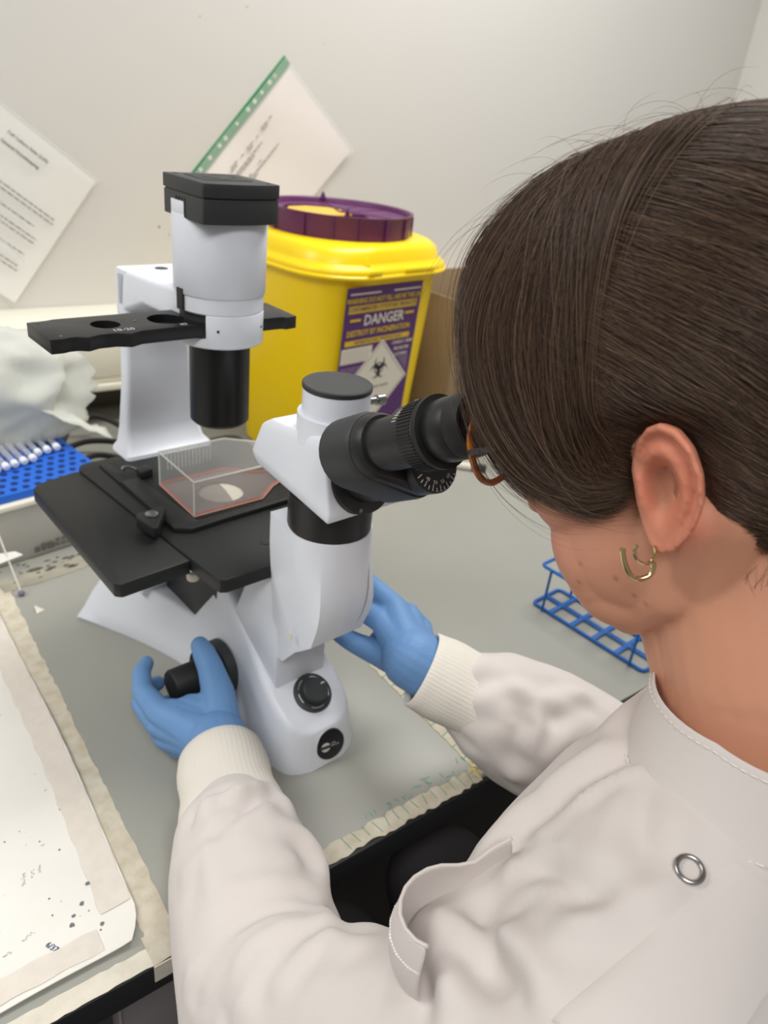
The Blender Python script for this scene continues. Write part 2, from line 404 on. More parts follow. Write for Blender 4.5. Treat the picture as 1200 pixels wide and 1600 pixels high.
for v in vs_:
    wb_ = smooth_tab(WB, v); wt_ = smooth_tab(WT, v); h = interp(HT, v); lean = -.004*max(0., 1-(v+.012)/.03)
    c0 = .003
    half = []
    rr_ = .0065 if v < .14 else .005
    prof = [(wb_*.985, .0), (wb_, .004), (wb_-(wb_-wt_)*.30, h*.30), (wb_-(wb_-wt_)*.65, h*.65), (wt_+.001, h-rr_*1.2), (wt_-rr_*.12, h-rr_*.55), (wt_-rr_*.45, h-rr_*.15), (wt_-rr_, h), (wt_*.45, h+.0008)]
    left = [(-a+c0, v+(lean*(zz/h)), zz) for a, zz in prof]; right = [(a+c0, v+(lean*(zz/h)), zz) for a, zz in reversed(prof)]
    secs.append(left + right)
# lean the front of the nose back a little so that the badge face looks up
for i, v in enumerate(vs_):
    if v < .01:
        k = (.01-v)/.022
        secs[i] = [(x, y + k*.012*(z0/.05), z0) for x, y, z0 in secs[i]]
g = G(); g.loft(secs); base = obj('base', g, MWHITE, mic, smooth=42)
# black interior below the stage
g = G(); g.box(-.030, .034, .150, .275, .050, .207); obj('interior_cover', g, MBLACK, mic, .004)
obj('rear_pillar', G().loft([[(-.060, .275, .06), (.066, .275, .06), (.060, .352, .05), (-.054, .352, .05)], [(-.055, .272, .207), (.060, .272, .207), (.060, .352, .207), (-.055, .352, .207)]]), MWHITE, mic, .004)
obj('turret_screw', G().lathe([(.0058, 0), (.0062, .002), (.0062, .008), (.005, .0095)], 20), CREAMP, mic, loc=(-.0745, .121, .1800))
obj('focus_stop', G().lathe([(.0045, 0), (.0045, .012)], 16), STEEL, mic, loc=(-.0745, .121, .1890))
g = G(); g.lathe([(.024, 0), (.03, .004), (.03, .02), (.018, .034), (.012, .05)], 32); obj('nosepiece', g, MBLACK, mic, loc=(0, .2, .150))
# recessed channel on the ridge
obj('channel', G().box(-.0125, .0135, .088, .150, -.0012, .0012, Tm(0, 0, .1085) @ Tm(0, .088, 0) @ Rm('X', 34.6) @ Tm(0, -.088, 0)), mat('channel_grey', (186, 191, 200), .45), mic, .0008)

# brightness knob and badge on the nose
KN = frame((.005, .0235, .0675), (1, 0, 0), (0, math.cos(math.radians(33)), math.sin(math.radians(33))))
obj('power_dial', G().lathe([(.0205, 0), (.0205, .0025), (.019, .0035), (.014, .0035)], 48, KN), DARK, mic)
kn = obj('power_knob', G().lathe([(.0135, .003), (.0133, .011), (.012, .0125), (.006, .0128)], 40, KN), DARK, mic)
g = G()
for a0, a1, w_ in ((75, 15, .0012), (-5, -35, .0016), (110, 150, .0013), (165, 200, .0011), (235, 285, .0005)):
    pts = arc(0, 0, .0163, a0, a1, 10); g.tube([(x, y, .0036) for x, y in pts], w_*.55, 6, KN, flat=.25)
obj('dial_scale', g, PRINT, mic)
obj('knob_pointer', G().box(.007, .0115, .003, .0042, .0127, .01295, KN), PRINT, kn)
obj('pilot_hole', G().lathe([(.0009, 0), (.0009, .0006)], 10, KN @ Tm(0, .026, .0)), MBLACK, mic)
# badge
bp = Vector((.0065, -.0095, .0240)); BM = frame(bp, (1, -.16, .02), (.0, .19, .98))
g = G(); g.lathe([(.0135, -.002), (.0135, .0012), (.0128, .0016)], 40, BM @ Matrix.Diagonal((1.18, 1.30, 1, 1))); bd = obj('badge', g, mat('badge_black', (24, 25, 30), .3), mic)
g = G(); g.lathe([(.0052, .0014), (.0052, .0019)], 32, BM @ Tm(-.0055, -.0015, 0)); obj('badge_emblem', g, PRINT, bd)
g = G(); g.box(-.0115, .0002, -.0031, .0003, .0017, .0022, BM); obj('emblem_band', g, DARK, bd)
text('badge_lettering', 'LAB', .0026, PRINT, bd, BM @ Tm(.0035, .0012, .0016), .0001)
text('badge_lettering', 'SERVICES', .0023, PRINT, bd, BM @ Tm(.0052, -.0018, .0016), .0001)

# focus knobs, both sides
for sgn, nm in ((-1, 'coarse_focus_knob'), (1, 'coarse_focus_knob')):
    KM = frame((.003+sgn*.0445, .131, .047), (0, 1, 0), (0, 0, sgn), (sgn, 0, 0))
    obj('focus_collar', G().lathe([(.031, -.008), (.031, .003), (.029, .004)], 48, KM), DARK, mic)
    ck = obj(nm, G().lathe([(.0265, .003), (.0275, .005), (.0275, .018), (.0255, .0205), (.018, .021)], 48, KM), RUBBER, mic)
    obj('fine_focus_knob', G().lathe([(.0178, .018), (.0178, .052), (.0160, .0550), (.010, .0560)], 40, KM), RUBBER, ck)

KR = frame((.0305, .050, .1205), (0, 1, 0), (0, 0, 1), (1, 0, 0))
lk = obj('light_path_knob', G().lathe([(.0045, 0), (.0045, .006), (.0092, .0065), (.0098, .008), (.0098, .020), (.0088, .0215)], 32, KR), MBLACK, mic)
obj('knob_washer', G().lathe([(.0070, 0), (.0070, .0008)], 24, KR), STEEL, lk)

# stage
ST = .2205
out = [(-.086, .060), (-.0840, .0535), (-.0785, .0505)] + arc(.0785, .0605, .010, -90, 0, 4) + arc(.082, .316, .016, 0, 90, 5) + arc(-.088, .316, .016, 90, 178, 5)
g = G(); g.prism(out, ST-.0145, ST); stage = obj('stage', g, SBLACK, mic, .0016, bang=50)
cut(stage, G().lathe([(.024, ST-.02), (.024, ST+.01)], 48, Tm(.002, .2, 0)))
obj('insert_plate', G().lathe([(.0239, ST-.0062), (.0239, ST-.003)], 48, Tm(.002, .2, 0)), mat('insert_grey', (128, 127, 118), .35), mic)
obj('insert_reflection', G().prism([(.002+.0232*math.cos(math.radians(t)), .2+.0232*math.sin(math.radians(t))) for t in range(-85, 66, 10)] + [(.010, .205)], ST-.0029, ST-.0024), mat('reflection_cream', (236, 233, 216), .3), mic)  # bright reflection in the glass insert, painted as a cream crescent
obj('stage_bolt', G().lathe([(.0052, 0), (.0052, .0005)], 24, Tm(-.0147, .088, ST)), MBLACK, mic)
obj('stage_underframe', G().box(-.075, .075, .075, .32, ST-.03, ST-.0158), MBLACK, mic, .003)
# side plate hooked on the stage (lower by a step)
out = [(-.158, .302), (-.160, .098), (-.156, .0935), (-.088, .098), (-.1015, .1015), (-.1015, .318), (-.106, .321), (-.150, .309)]
g = G(); g.prism([(-.0890, .0975), (-.1040, .317), (-.108, .3195), (-.151, .309), (-.1585, .300), (-.161, .0985), (-.156, .0935)], ST-.0165, ST-.0018)
sp = obj('stage_extension', g, SBLACK, mic, .0016, bang=30)
obj('extension_bracket', G().box(-.110, -.095, .15, .29, ST-.023, ST-.0166), MBLACK, mic, .002)
# L shaped specimen holder
LH = obj('specimen_holder', G().prism([(-.082, .262), (-.062, .262), (-.0545, .150), (-.050, .1475), (.052, .1495), (.052, .142), (-.030, .139), (-.066, .1365), (-.080, .146)], ST+.0002, ST+.0055), SBLACK, mic, .0006)
obj('holder_rail', G().prism([(-.083, .315), (-.074, .318), (-.068, .265), (-.082, .262)], ST+.0002, ST+.0030), SBLACK, mic, .0006)
CL = obj('holder_clamp', G().prism([(-.1085, .166), (-.1045, .1735), (-.080, .1765), (-.0755, .171), (-.099, .1400), (-.1035, .1405)], ST+.0036, ST+.0150), SBLACK, mic, .0010)
obj('clamp_screw', G().lathe([(.0062, 0), (.0062, .0012), (.0055, .0016)], 28, Tm(-.0935, .1645, ST+.0150)), STEEL, CL)
obj('stage_hook', G().tube([(-.062+.008*math.cos(t), .283+.006*math.sin(t), ST+.002+.006*math.sin(t*.5)) for t in [k*.5 for k in range(8)]], .0016, 8), STEEL, mic)
obj('rear_clip', G().prism([(-.060, .262), (-.044, .265), (-.045, .278), (-.058, .276)], ST+.0002, ST+.010), MBLACK, mic, .001)

# rear arm: flared foot, post, beam towards the lamp
secs = []
for z0, hw, v0, v1 in ((ST, .0535, .312, .357), (ST+.004, .053, .313, .357), (ST+.010, .048, .322, .356), (ST+.03, .0445, .330, .355), (ST+.08, .0395, .334, .354), (ST+.13, .0375, .335, .354), (ST+.168, .0372, .334, .354), (ST+.186, .0372, .330, .354), (ST+.2045, .0372, .326, .354)):
    secs.append([(x+.002, y, z0) for x, y in rrect(-hw, hw, v0, v1, .006, 4)])
arm = obj('arm', G().loft(secs), MWHITE, mic, smooth=40)
secs = []
for v, hw, z0, z1 in ((.3535, .0372, .372, .4245), (.330, .0372, .385, .4262), (.29, .0385, .400, .4285), (.25, .0395, .402, .4315), (.215, .036, .403, .434)):
    secs.append([(x+.002, v, z0_) for x, z0_ in rrect(-hw, hw, z0, z1, .0055, 4)])
obj('arm_beam', G().loft(secs), MWHITE, mic, smooth=40)
obj('beam_bolt', G().lathe([(.0068, 0), (.0068, .0006)], 24, Tm(.004, .327, .4264)), DARK, mic)

# lamp housing, collars, condenser
LX = (.0, .2)
obj('condenser', G().lathe([(.0205, .3035), (.0262, .3035), (.029, .3065), (.029, .388)], 64, Tm(*LX, 0)), mat('condenser_black', (17, 17, 18), .35, spec=.5), mic)
g = G()
ring = lambda r0, r1, a0, a1, n=40: arc(0, 0, r1, a0, a1, n) + list(reversed(arc(0, 0, r0, a0, a1, n)))
g.prism(ring(.026, .0412, -138, -36), .3905, .4185, Tm(*LX, 0)); hr = obj('holder_ring', g, MWHITE, mic, .0018, bang=50)
obj('holder_floor', G().lathe([(.0405, .3875), (.0412, .3895), (.0412, .397)], 64, Tm(*LX, 0)), MWHITE, mic, .001)
for a in (-122, -52):
    obj('set_screw', G().lathe([(.0013, 0), (.0013, .0006)], 12, Tm(*LX, .405) @ Rm('Z', a) @ Rm('Y', 90) @ Tm(0, 0, .0410)), MBLACK, hr)
obj('lamp_collar', G().lathe([(.0392, .418), (.0408, .4195), (.0408, .4335)], 64, Tm(*LX, 0)), MWHITE, mic)
obj('collar_slot', G().box(-.0432, -.0385, -.0045, .0045, .4195, .4385, Tm(*LX, 0) @ Rm('Z', 4)), MBLACK, mic)
obj('lamp_foot', G().lathe([(.0365, .4085), (.0365, .42)], 48, Tm(*LX, 0)), DARK, mic)
lampb = obj('lamp_housing', G().lathe([(.0415, .4335), (.0422, .4345), (.0428, .5015), (.0418, .503)], 64, Tm(*LX, 0)), MWHITE, mic)
obj('lamp_skirt', G().prism(ring(.0400, .0427, 118, 196, 20), .500, .5120, Tm(*LX, 0)), MWHITE, lampb, .0008, bang=50)
# black cap with bowed front, groove, vents
def cap_out(x0, x1, y0, y1, bow, r):
    f = [(x0 + (x1-x0)*k/10, y0 - bow*math.sin(math.pi*k/10)) for k in range(11)]
    return f + [(x1+.0005, y0+.003), (x1, y1-r)] + arc(x1-r, y1-r, r, 0, 90, 3)[1:] + arc(x0+r, y1-r, r, 90, 180, 3) + [(x0-.0005, y0+.003)]
CAPM = Tm(-.002, 0, 0)
g = G(); g.prism(cap_out(-.0385, .0345, .1560, .2270, .0045, .002), .4985, .5185, CAPM); lc = obj('lamp_cap', g, DARK, mic, .0008, bang=40)
g = G(); g.prism(cap_out(-.0375, .0335, .1572, .2260, .0045, .002), .5183, .5197, CAPM); obj('cap_groove', g, MBLACK, lc)
g = G(); g.prism(cap_out(-.0390, .0350, .1555, .2275, .0045, .002), .5196, .5308, CAPM); obj('cap_lid', g, DARK, lc, .0008, bang=40)
for k in range(4):
    obj('vent_slot', G().box(-.0412, -.0390, .187+k*.0050, .1892+k*.0050, .4995, .515), MBLACK, lc)
for x, y in ((-.032, .221), (.026, .163)):
    obj('cap_screw', G().lathe([(.0022, 0), (.0022, .0004)], 14, Tm(x, y, .5308)), MBLACK, lc)
obj('cap_recess', G().prism(rrect(-.028, .020, .175, .216, .004), .5306, .5312), mat('recess_black', (40, 42, 43), .6), lc)
obj('cap_triangle', G().prism([(-.02, .195), (.012, .195), (-.004, .183)], .5311, .5315), MBLACK, lc)

# phase slider through the holder
SZ0, SZ1 = .3985, .4105
def slx(u0, u1, n, fn): return [(u0+(u1-u0)*k/n, fn(u0+(u1-u0)*k/n)) for k in range(n+1)]
fr = [(-.168, .1715), (-.158, .1715), (-.152, .1735), (-.146, .1735), (-.138, .169), (-.128, .1735), (-.113, .1735), (-.102, .168), (-.090, .1735), (-.062, .1735), (-.052, .1735), (.052, .1735), (.057, .170), (.069, .172)]
bk = [(.069, .226), (.060, .229), (-.145, .229), (-.152, .2265), (-.168, .2255)]
g = G(); g.prism(fr + bk, SZ0, SZ1); sl = obj('phase_slider', g, mat('slider_black', (26, 26, 28), .4), mic, .0005, bang=50)
cut(sl, G().lathe([(.0125, SZ0+.004), (.0125, SZ1+.01)], 40, Tm(-.111, .2005, 0)))
cut(sl, G().lathe([(.0165, SZ0+.004), (.0165, SZ1+.01)], 40, Tm(-.055, .2005, 0)))
for u, r_ in ((-.111, .0098), (-.055, .013)):
    obj('slider_well', G().lathe([(r_, SZ0+.0041), (r_, SZ0+.0055), (r_-.0012, SZ0+.0055)], 32, Tm(u, .2005, 0)), MBLACK, sl)
for x, y in ((-.160, .221), (-.157, .1785), (-.083, .2035), (.063, .2)):
    obj('slider_screw', G().lathe([(.0013, 0), (.0013, .0004)], 12, Tm(x, y, SZ1)), STEEL, sl)
text('slider_lettering', '10-20', .0085, PRINT, sl, Tm(-.1035, .1805, SZ1+.0002), .0001)
text('slider_lettering', '40', .0075, PRINT, sl, Tm(-.0485, .1795, SZ1+.0002), .0001)

# eyepiece column: round above, squared with flat cheeks below, hung over the nose
CV = .013
secs = []
for z0, zb, mf, hw, vf in ((.2735, .2735, 0., .0385, -.0255), (.262, .261, .02, .0384, -.0257), (.250, .247, .10, .0382, -.0258), (.235, .228, .28, .0368, -.026), (.220, .207, .52, .0348, -.0258), (.205, .187, .78, .0330, -.0240), (.190, .164, .95, .0315, -.0205), (.163, .116, 1., .0295, -.0110)):
    half = []
    for k in range(21):
        t = math.pi + .5*math.pi*k/20; cx_, cy_ = hw*math.cos(t), CV + (CV-vf)*math.sin(t)
        if k <= 10: rx_, ry_ = -hw, CV + (vf-CV)*k/10
        else: rx_, ry_ = -hw*(1-(k-10)/10), vf
        half.append((cx_*(1-mf)+rx_*mf, cy_*(1-mf)+ry_*mf))
    pts = half + [(-x, y) for x, y in reversed(half[:-1])]
    ring_ = []
    for x, y in pts:
        f = (y-vf)/(CV+.03-vf); ring_.append((x+.001, y, z0 + (zb-z0)*max(0., min(1., f))))
    vb = .05; zr = zb + (.004 if z0 > .27 else 0)
    ring_ += [(hw*.985+.001, .032, z0+(zb-z0)*.95), (hw*.96+.001, vb, zr), (-hw*.96+.001, vb, zr), (-hw*.985+.001, .032, z0+(zb-z0)*.95)]
    secs.append(ring_)
g = G(); g.loft(list(reversed(secs))); col_ = obj('column', g, MWHITE, mic, smooth=20)
obj('column_neck', G().loft([[(-.029, .040, .075), (.031, .040, .075), (.031, .120, .125), (-.029, .120, .125)], [(-.029, .040, .200), (.031, .040, .200), (.031, .085, .204), (-.029, .085, .204)]]), MWHITE, mic, .002)
obj('column_rivet', G().lathe([(.0032, 0), (.0032, .0006)], 20, frame((-.0358, .012, .166), (0, 1, .2), (0, -.2, 1), (-1, 0, 0)) @ Matrix.Diagonal((.8, 1.3, 1, 1))), CREAMP, mic)
obj('column_seam', G().tube([(.0226, -.0183, .270), (.0226, -.0186, .262), (.0226, -.0194, .248), (.0224, -.0216, .235), (.0222, -.0238, .220), (.0218, -.0235, .205), (.0212, -.0204, .190), (.0206, -.0143, .174)], .0005, 6), mat('seam_grey', (150, 154, 160), .6), mic)
obj('black_ring', G().lathe([(.0358, .2725), (.037, .2735), (.037, .306)], 64, Tm(.001, CV, 0)), MBLACK, mic)

# viewing head: white faceted block
A = Vector((0, -math.cos(math.radians(30)), math.sin(math.radians(30))))       # eyepiece axis, towards the user
N_ = Vector((0, .5, .8660254))
hb = [(-.036, -.030, .303), (.047, -.030, .303), (.033, .078, .312), (-.033, .078, .312)]
ht = [(-.031, -.012, .3685), (.031, -.012, .3685), (.027, .066, .358), (-.027, .066, .358)]
hm = [(-.0365, -.0315, .312), (.0470, -.0315, .312), (.0345, .086, .322), (-.0345, .086, .322)]
hu = [(-.0325, -.0155, .3625), (.0325, -.0155, .3625), (.0295, .078, .350), (-.0295, .078, .350)]
head = obj('viewing_head', G().loft([hb, hm, hu, ht]), MWHITE, mic, .0022, bseg=3, bang=12)
obj('head_foot', G().lathe([(.0325, .30), (.0325, .309)], 48, Tm(.001, CV+.004, 0)), MBLACK, mic)
obj('photo_port_base', G().lathe([(.0325, .355), (.0315, .362), (.0312, .377)], 56, Tm(.0, CV+.002, 0)), MWHITE, mic)
pp = obj('photo_port', G().lathe([(.0278, .376), (.0278, .3985)], 56, Tm(.0, CV+.002, 0)), MWHITE, mic)
obj('port_cap', G().lathe([(.0283, .3980), (.0286, .399), (.0286, .4015), (.0276, .4024), (.0262, .4020), (.012, .4020)], 56, Tm(.0, CV+.002, 0)), DARK, pp)
sm_ = obj('port_screw', G().lathe([(.0032, 0), (.0032, .012), (.0048, .012), (.0048, .019)], 20, frame((.025, CV-.004, .384), (0, 1, 0), (0, 0, 1), (1, -.1, 0))), STEEL, pp)
# binocular: hub, two prism housings, tubes, rings, eyepieces
H0 = Vector((.0, -.0150, .3302))
HM = frame(H0, (1, 0, 0), N_, A)               # local z along the eyepiece axis
obj('hub_flange', G().lathe([(.0305, .004), (.0305, .012), (.028, .0135)], 56, HM), MBLACK, mic)
hub = obj('hub', G().lathe([(.0215, .012), (.0215, .090)], 56, HM), MBLACK, mic)
obj('pupil_scale', G().lathe([(.0205, .0858), (.0225, .087), (.0225, .099), (.0205, .101), (.012, .1012)], 56, HM), MBLACK, mic)
obj('flange_screw', G().lathe([(.0016, .0132), (.0016, .0142)], 12, HM @ Tm(-.011, -.0262, 0)), STEEL, mic)
g = G()
for k, a in enumerate(range(200, 330, 11)):
    l = .0045 if k % 2 == 0 else .0028
    g.box(-.0003, .0003, -.0212, -.0212+l, .1008, .1014, HM @ Rm('Z', a-270))
stuff(obj('scale_ticks', g, PRINT, mic))
for a, s_ in ((222, '48'), (250, '50'), (278, '55'), (306, '60')):
    text('scale_lettering', s_, .0038, PRINT, mic, HM @ Rm('Z', a-270) @ Tm(0, -.0148, .1012) , .0001)
for sgn in (-1, 1):
    E0 = Vector((sgn*.0325, -.0285, .3615))      # start of the eyepiece axis
    EM = frame(E0, (1, 0, 0), N_, A)
    # prism housing: rounded link between hub axis and eyepiece axis
    dx, dy = -sgn*.0325, (H0-E0).dot(N_)
    L_ = math.hypot(dx, dy); ux, uy = dx/L_, dy/L_; nxx, nyy = -uy, ux
    def link_out(ra, rb, n=14):
        pts = []
        base_a = math.degrees(math.atan2(uy, ux))
        pts += arc(0, 0, ra, base_a+90, base_a+270, n)
        pts += arc(dx, dy, rb, base_a-90, base_a+90, n)
        return pts
    hs = G(); hs.loft([[(x, y, z0) for x, y in link_out(ra, rb)] for ra, rb, z0 in ((.0235, .022, .014), (.0265, .0245, .018), (.0265, .0245, .048), (.0245, .0235, .0525))], EM)
    ho = obj('prism_housing', hs, DARK, mic, smooth=30)
    g = G(); g.loft([[(x, y, z0) for x, y in link_out(ra, rb)] for ra, rb, z0 in ((.0242, .0225, .052), (.0235, .0220, .0600), (.0215, .016, .0630))], EM)
    obj('housing_cover', g, MBLACK, ho, smooth=30)
    obj('cover_screw', G().lathe([(.0019, .0590), (.0019, .0618), (.0012, .0620)], 14, EM @ Tm(-sgn*-.0165*(1 if sgn < 0 else -1)*sgn, -.0125, 0)), STEEL, ho)
    obj('eye_tube', G().lathe([(.0200, .058), (.0186, .064), (.0190, .074), (.0190, .105)], 56, EM), MBLACK, mic)
    dr = obj('diopter_ring', G().lathe([(.0200, .100), (.0232, .102), (.0232, .1165), (.0215, .1180)], 72, EM), MBLACK, mic)
    g = G()
    for k in range(60): g.box(.0230, .0238, -.0005, .0005, .1030, .1158, EM @ Rm('Z', k*6))
    obj('ring_knurl', g, RUBBER, dr)
    g = G()
    for k in range(7): g.box(.0206, .0209, -.00025, .00025, .093, .097, EM @ Rm('Z', 96+k*7))
    obj('diopter_marks', g, PRINT, dr)
    text('diopter_lettering', '2', .0042, PRINT, dr, EM @ Rm('Z', 100) @ Tm(.0240, 0, .109) @ Rm('Y', 90) @ Rm('Z', 90), .0001)
    obj('ring_flare', G().lathe([(.0215, .1172), (.0242, .1185), (.0242, .1225), (.0195, .1225)], 64, EM), RUBBER, dr)
    ep = obj('eyepiece', G().lathe([(.0178, .120), (.0205, .1235), (.0208, .132), (.0202, .140), (.0190, .1415)], 64, EM), MBLACK, mic)
    obj('eyecup', G().lathe([(.0190, .1405), (.0207, .1425), (.0204, .150), (.0190, .1545), (.0165, .1545), (.0150, .1500), (.0110, .1490)], 56, EM), RUBBER, ep)
    obj('eye_lens', G().lathe([(.0112, .1485), (.0112, .1495), (.006, .1502)], 32, EM), mat('lens_coating', (40, 46, 70), .05, spec=.8), ep)

# ------------------------------------------------------------------ culture flask on the stage
FZ = ST + .0004
fk = thing('culture_flask', 'clear plastic culture flask with shallow red medium lying on the microscope stage', 'flask', MM @ Vector((0, 0, FZ)), MTH)
CLEAR = mat('clear_polystyrene', (236, 238, 236), .06, alpha=.09, spec=.6)
fo = [(-.0505, .162), (.030, .1625), (.056, .182), (.075, .190), (.075, .212), (.056, .221), (.030, .2435), (-.0475, .2435)]
FH = .0385
wall = .0012
g = G(); g.loft([[(x, y, .0) for x, y in fo], [(x, y, .0014) for x, y in fo]]); flk = obj('flask_floor', g, CLEAR, fk)
fi = []
cx_ = sum(x for x, _ in fo)/8; cy_ = sum(y for _, y in fo)/8
def inset(o, d):
    r = []
    n = len(o)
    for i in range(n):
        a = Vector(o[i-1]); b2 = Vector(o[i]); c_ = Vector(o[(i+1) % n])
        d1 = (b2-a).normalized(); d2 = (c_-b2).normalized(); n1 = Vector((-d1.y, d1.x)); n2 = Vector((-d2.y, d2.x))
        m_ = (n1+n2); m_ = m_/max(.3, m_.dot(n1)); q = b2 + m_*d; r.append((q.x, q.y))
    return r
fi = inset(fo, wall)
n = len(fo)
g = G()
for i in range(n):
    j = (i+1) % n
    g.loft([[fo[i]+(.0014,), fo[j]+(.0014,), fi[j]+(.0014,), fi[i]+(.0014,)], [fo[i]+(FH,), fo[j]+(FH,), fi[j]+(FH,), fi[i]+(FH,)]])
obj('flask_wall', g, CLEAR, fk, smooth=20)
g = G(); g.loft([[(x, y, FH) for x, y in fo], [(x, y, FH+.0012) for x, y in fo]]); obj('flask_roof', g, CLEAR, fk)
# thick moulded rims painted pale for the light they catch
EDGE = mat('bright_edge', (232, 231, 224), .25, alpha=.62)
obj('top_rim', G().tube([(x, y, FH+.0004) for x, y in inset(fo, .0006)], .0013, 6, closed=True), EDGE, fk)
obj('bottom_rim', G().tube([(x, y, .0012) for x, y in inset(fo, .0004)], .0010, 6, closed=True), mat('pink_edge', (228, 180, 164), .25, alpha=.8), fk)
for k in (0, 7): obj('corner_rib', G().tube([(fo[k][0]+.0006, fo[k][1]+(.0006 if k == 0 else -.0006), .001), (fo[k][0]+.0006, fo[k][1]+(.0006 if k == 0 else -.0006), FH)], .0009, 6), EDGE, fk)
fm = inset(fo, .0016)
g = G(); g.loft([[(x, y, .0016) for x, y in fm], [(x, y, .0040) for x, y in fm]])
obj('medium', g, mat('red_medium', (226, 160, 136), .1, alpha=.04, spec=.2), fk)
g = G(); 
for s0, s1 in (((-.0505+.0013), .0),):
    pass
g = G(); g.tube([(x, y, .0028) for x, y in inset(fo, .0014)], .0008, 6, closed=True); obj('medium_meniscus', g, mat('medium_edge', (200, 104, 80), .3), fk)
# neck and cap point away to the right
g = G(); g.lathe([(.0105, 0), (.0105, .012)], 28, frame((.074, .201, .020), (0, 1, 0), (0, 0, 1), (1, 0, 0))); obj('neck', g, CLEAR, fk)
g = G(); g.lathe([(.0145, 0), (.015, .001), (.015, .017), (.013, .019)], 36, frame((.084, .201, .020), (0, 1, 0), (0, 0, 1), (1, 0, 0))); obj('screw_cap', g, CREAMP, fk)
# graduation marks moulded on the back wall
g = G()
for k in range(13):
    h0 = .012 + .012*(1 if k % 3 == 0 else .6); g.box(-.038+k*.0042, -.0372+k*.0042, .2422, .2428, .016, .016+h0*.9)
stuff(obj('graduations', g, mat('graduation_white', (205, 206, 202), .5), fk))
# ------------------------------------------------------------------ yellow clinical waste bin with a purple lid
YEL = mat('bin_yellow', (246, 208, 0), .38, spec=.5, coat=.1)
YEL2 = mat('bin_yellow_lid', (252, 216, 8), .35, spec=.5, coat=.1)
PUR = mat('bin_purple', (96, 40, 92), .42, mottle=.05, mscale=30)
BA = math.radians(11.0)
BO = Vector((.771, 1.195, BZ+.0003))
bn = thing('clinical_waste_bin', 'yellow plastic clinical waste bin with a round purple lid and a purple danger label', 'bin', BO, BA)
def rr(hx, hy, r, z, n=6): return [(x, y, z) for x, y in rrect(-hx, hx, -hy, hy, r, n)]
RZ = .372
g = G(); g.loft([rr(.128, .126, .070, .0), rr(.132, .130, .072, .004), rr(.157, .152, .090, RZ-.02)])
obj('body', g, YEL, bn, smooth=40)
g = G(); g.loft([rr(.158, .153, .090, RZ-.022), rr(.168, .165, .100, RZ-.018), rr(.170, .167, .101, RZ-.010), rr(.167, .164, .100, RZ-.004), rr(.160, .156, .096, RZ+.000), rr(.159, .155, .096, RZ+.004), rr(.155, .152, .098, RZ+.018), rr(.149, .147, .104, RZ+.026), rr(.142, .141, .110, RZ+.029)])
lid = obj('lid', g, YEL2, bn, smooth=50)
g = G(); g.tube([(x, y, z) for x, y, z in rr(.1695, .1665, .100, RZ-.017)], .0035, 8, closed=True); obj('lid_lip', g, YEL2, lid)
for x0, x1 in ((-.085, -.055), (.0, .075)):
    obj('lid_catch', G().box(x0, x1, -.1695, -.1655, RZ-.012, RZ-.005), YEL2, lid, .0012)
obj('lid_buttress', G().loft([[(-.100, -.135, RZ-.001), (-.072, -.148, RZ-.001), (-.074, -.138, RZ+.020), (-.098, -.126, RZ+.020)], [(-.106, -.143, RZ-.001), (-.075, -.160, RZ-.001), (-.077, -.150, RZ+.017), (-.101, -.136, RZ+.017)]]), YEL2, lid, .002)
# purple closure
CZ = RZ+.027
clz = Tm(0, .0, 0) @ Matrix.Diagonal((1.03, 1.03, 1, 1))
g = G(); g.lathe([(.112, CZ), (.1225, CZ+.002), (.1245, CZ+.037), (.1265, CZ+.0395), (.1215, CZ+.0395), (.1195, CZ+.037), (.1185, CZ+.030)], 72, clz, cap=False)
cl = obj('closure_ring', g, PUR, bn)
# half-open inner disc: solid purple to the right, an opening with a yellow flap to the left
op = [(-.085, -.045), (-.05, -.070), (-.012, -.078), (.010, -.060), (.018, -.040), (.004, -.028), (.016, -.010), (.040, .020), (.030, .060), (.0, .086), (-.045, .086), (-.085, .055), (-.100, .0)]
g = G(); g.lathe([(.1188, CZ+.026), (.1188, CZ+.031)], 72, clz); disc = obj('closure_disc', g, PUR, cl)
cut(disc, G().prism(op, CZ, CZ+.05, clz))
g = G(); g.prism(inset(op, .001), CZ+.004, CZ+.010, clz); obj('drop_well', g, mat('well_brown', (110, 84, 12), .7), cl)
g = G(); g.prism([(-.075, -.008), (-.03, -.026), (.010, -.022), (.030, .018), (.022, .052), (-.012, .074), (-.055, .070), (-.084, .040)], CZ+.0265, CZ+.0300, clz); obj('flap', g, mat('flap_yellow', (232, 186, 70), .5), cl)
for a in (-118, -96, -73, -48, -22, 5, 35, 70, 105, 140, 170, 200, 222):
    obj('rib', G().box(-.0012, .0012, -.0012, .0022, CZ+.003, CZ+.036, clz @ Rm('Z', a+90) @ Tm(0, -.1258, 0)), PUR, cl, .0004)
for a in (-128, 62):
    obj('lug', G().loft([[(-.006, -.002, CZ+.037), (.006, -.002, CZ+.037), (.006, .003, CZ+.037), (-.006, .003, CZ+.037)], [(-.0012, -.001, CZ+.049), (.0012, -.001, CZ+.049), (.0012, .001, CZ+.049), (-.0012, .001, CZ+.049)]], clz @ Rm('Z', a+90) @ Tm(0, -.120, 0)), PUR, cl)
g = G()
for a in range(-60, 70, 30): g.tube([(.0, 0, CZ+.0312), (.112*math.cos(math.radians(a)), .112*math.sin(math.radians(a)), CZ+.0312)], .0014, 6, clz)
obj('disc_web', g, PUR, disc)
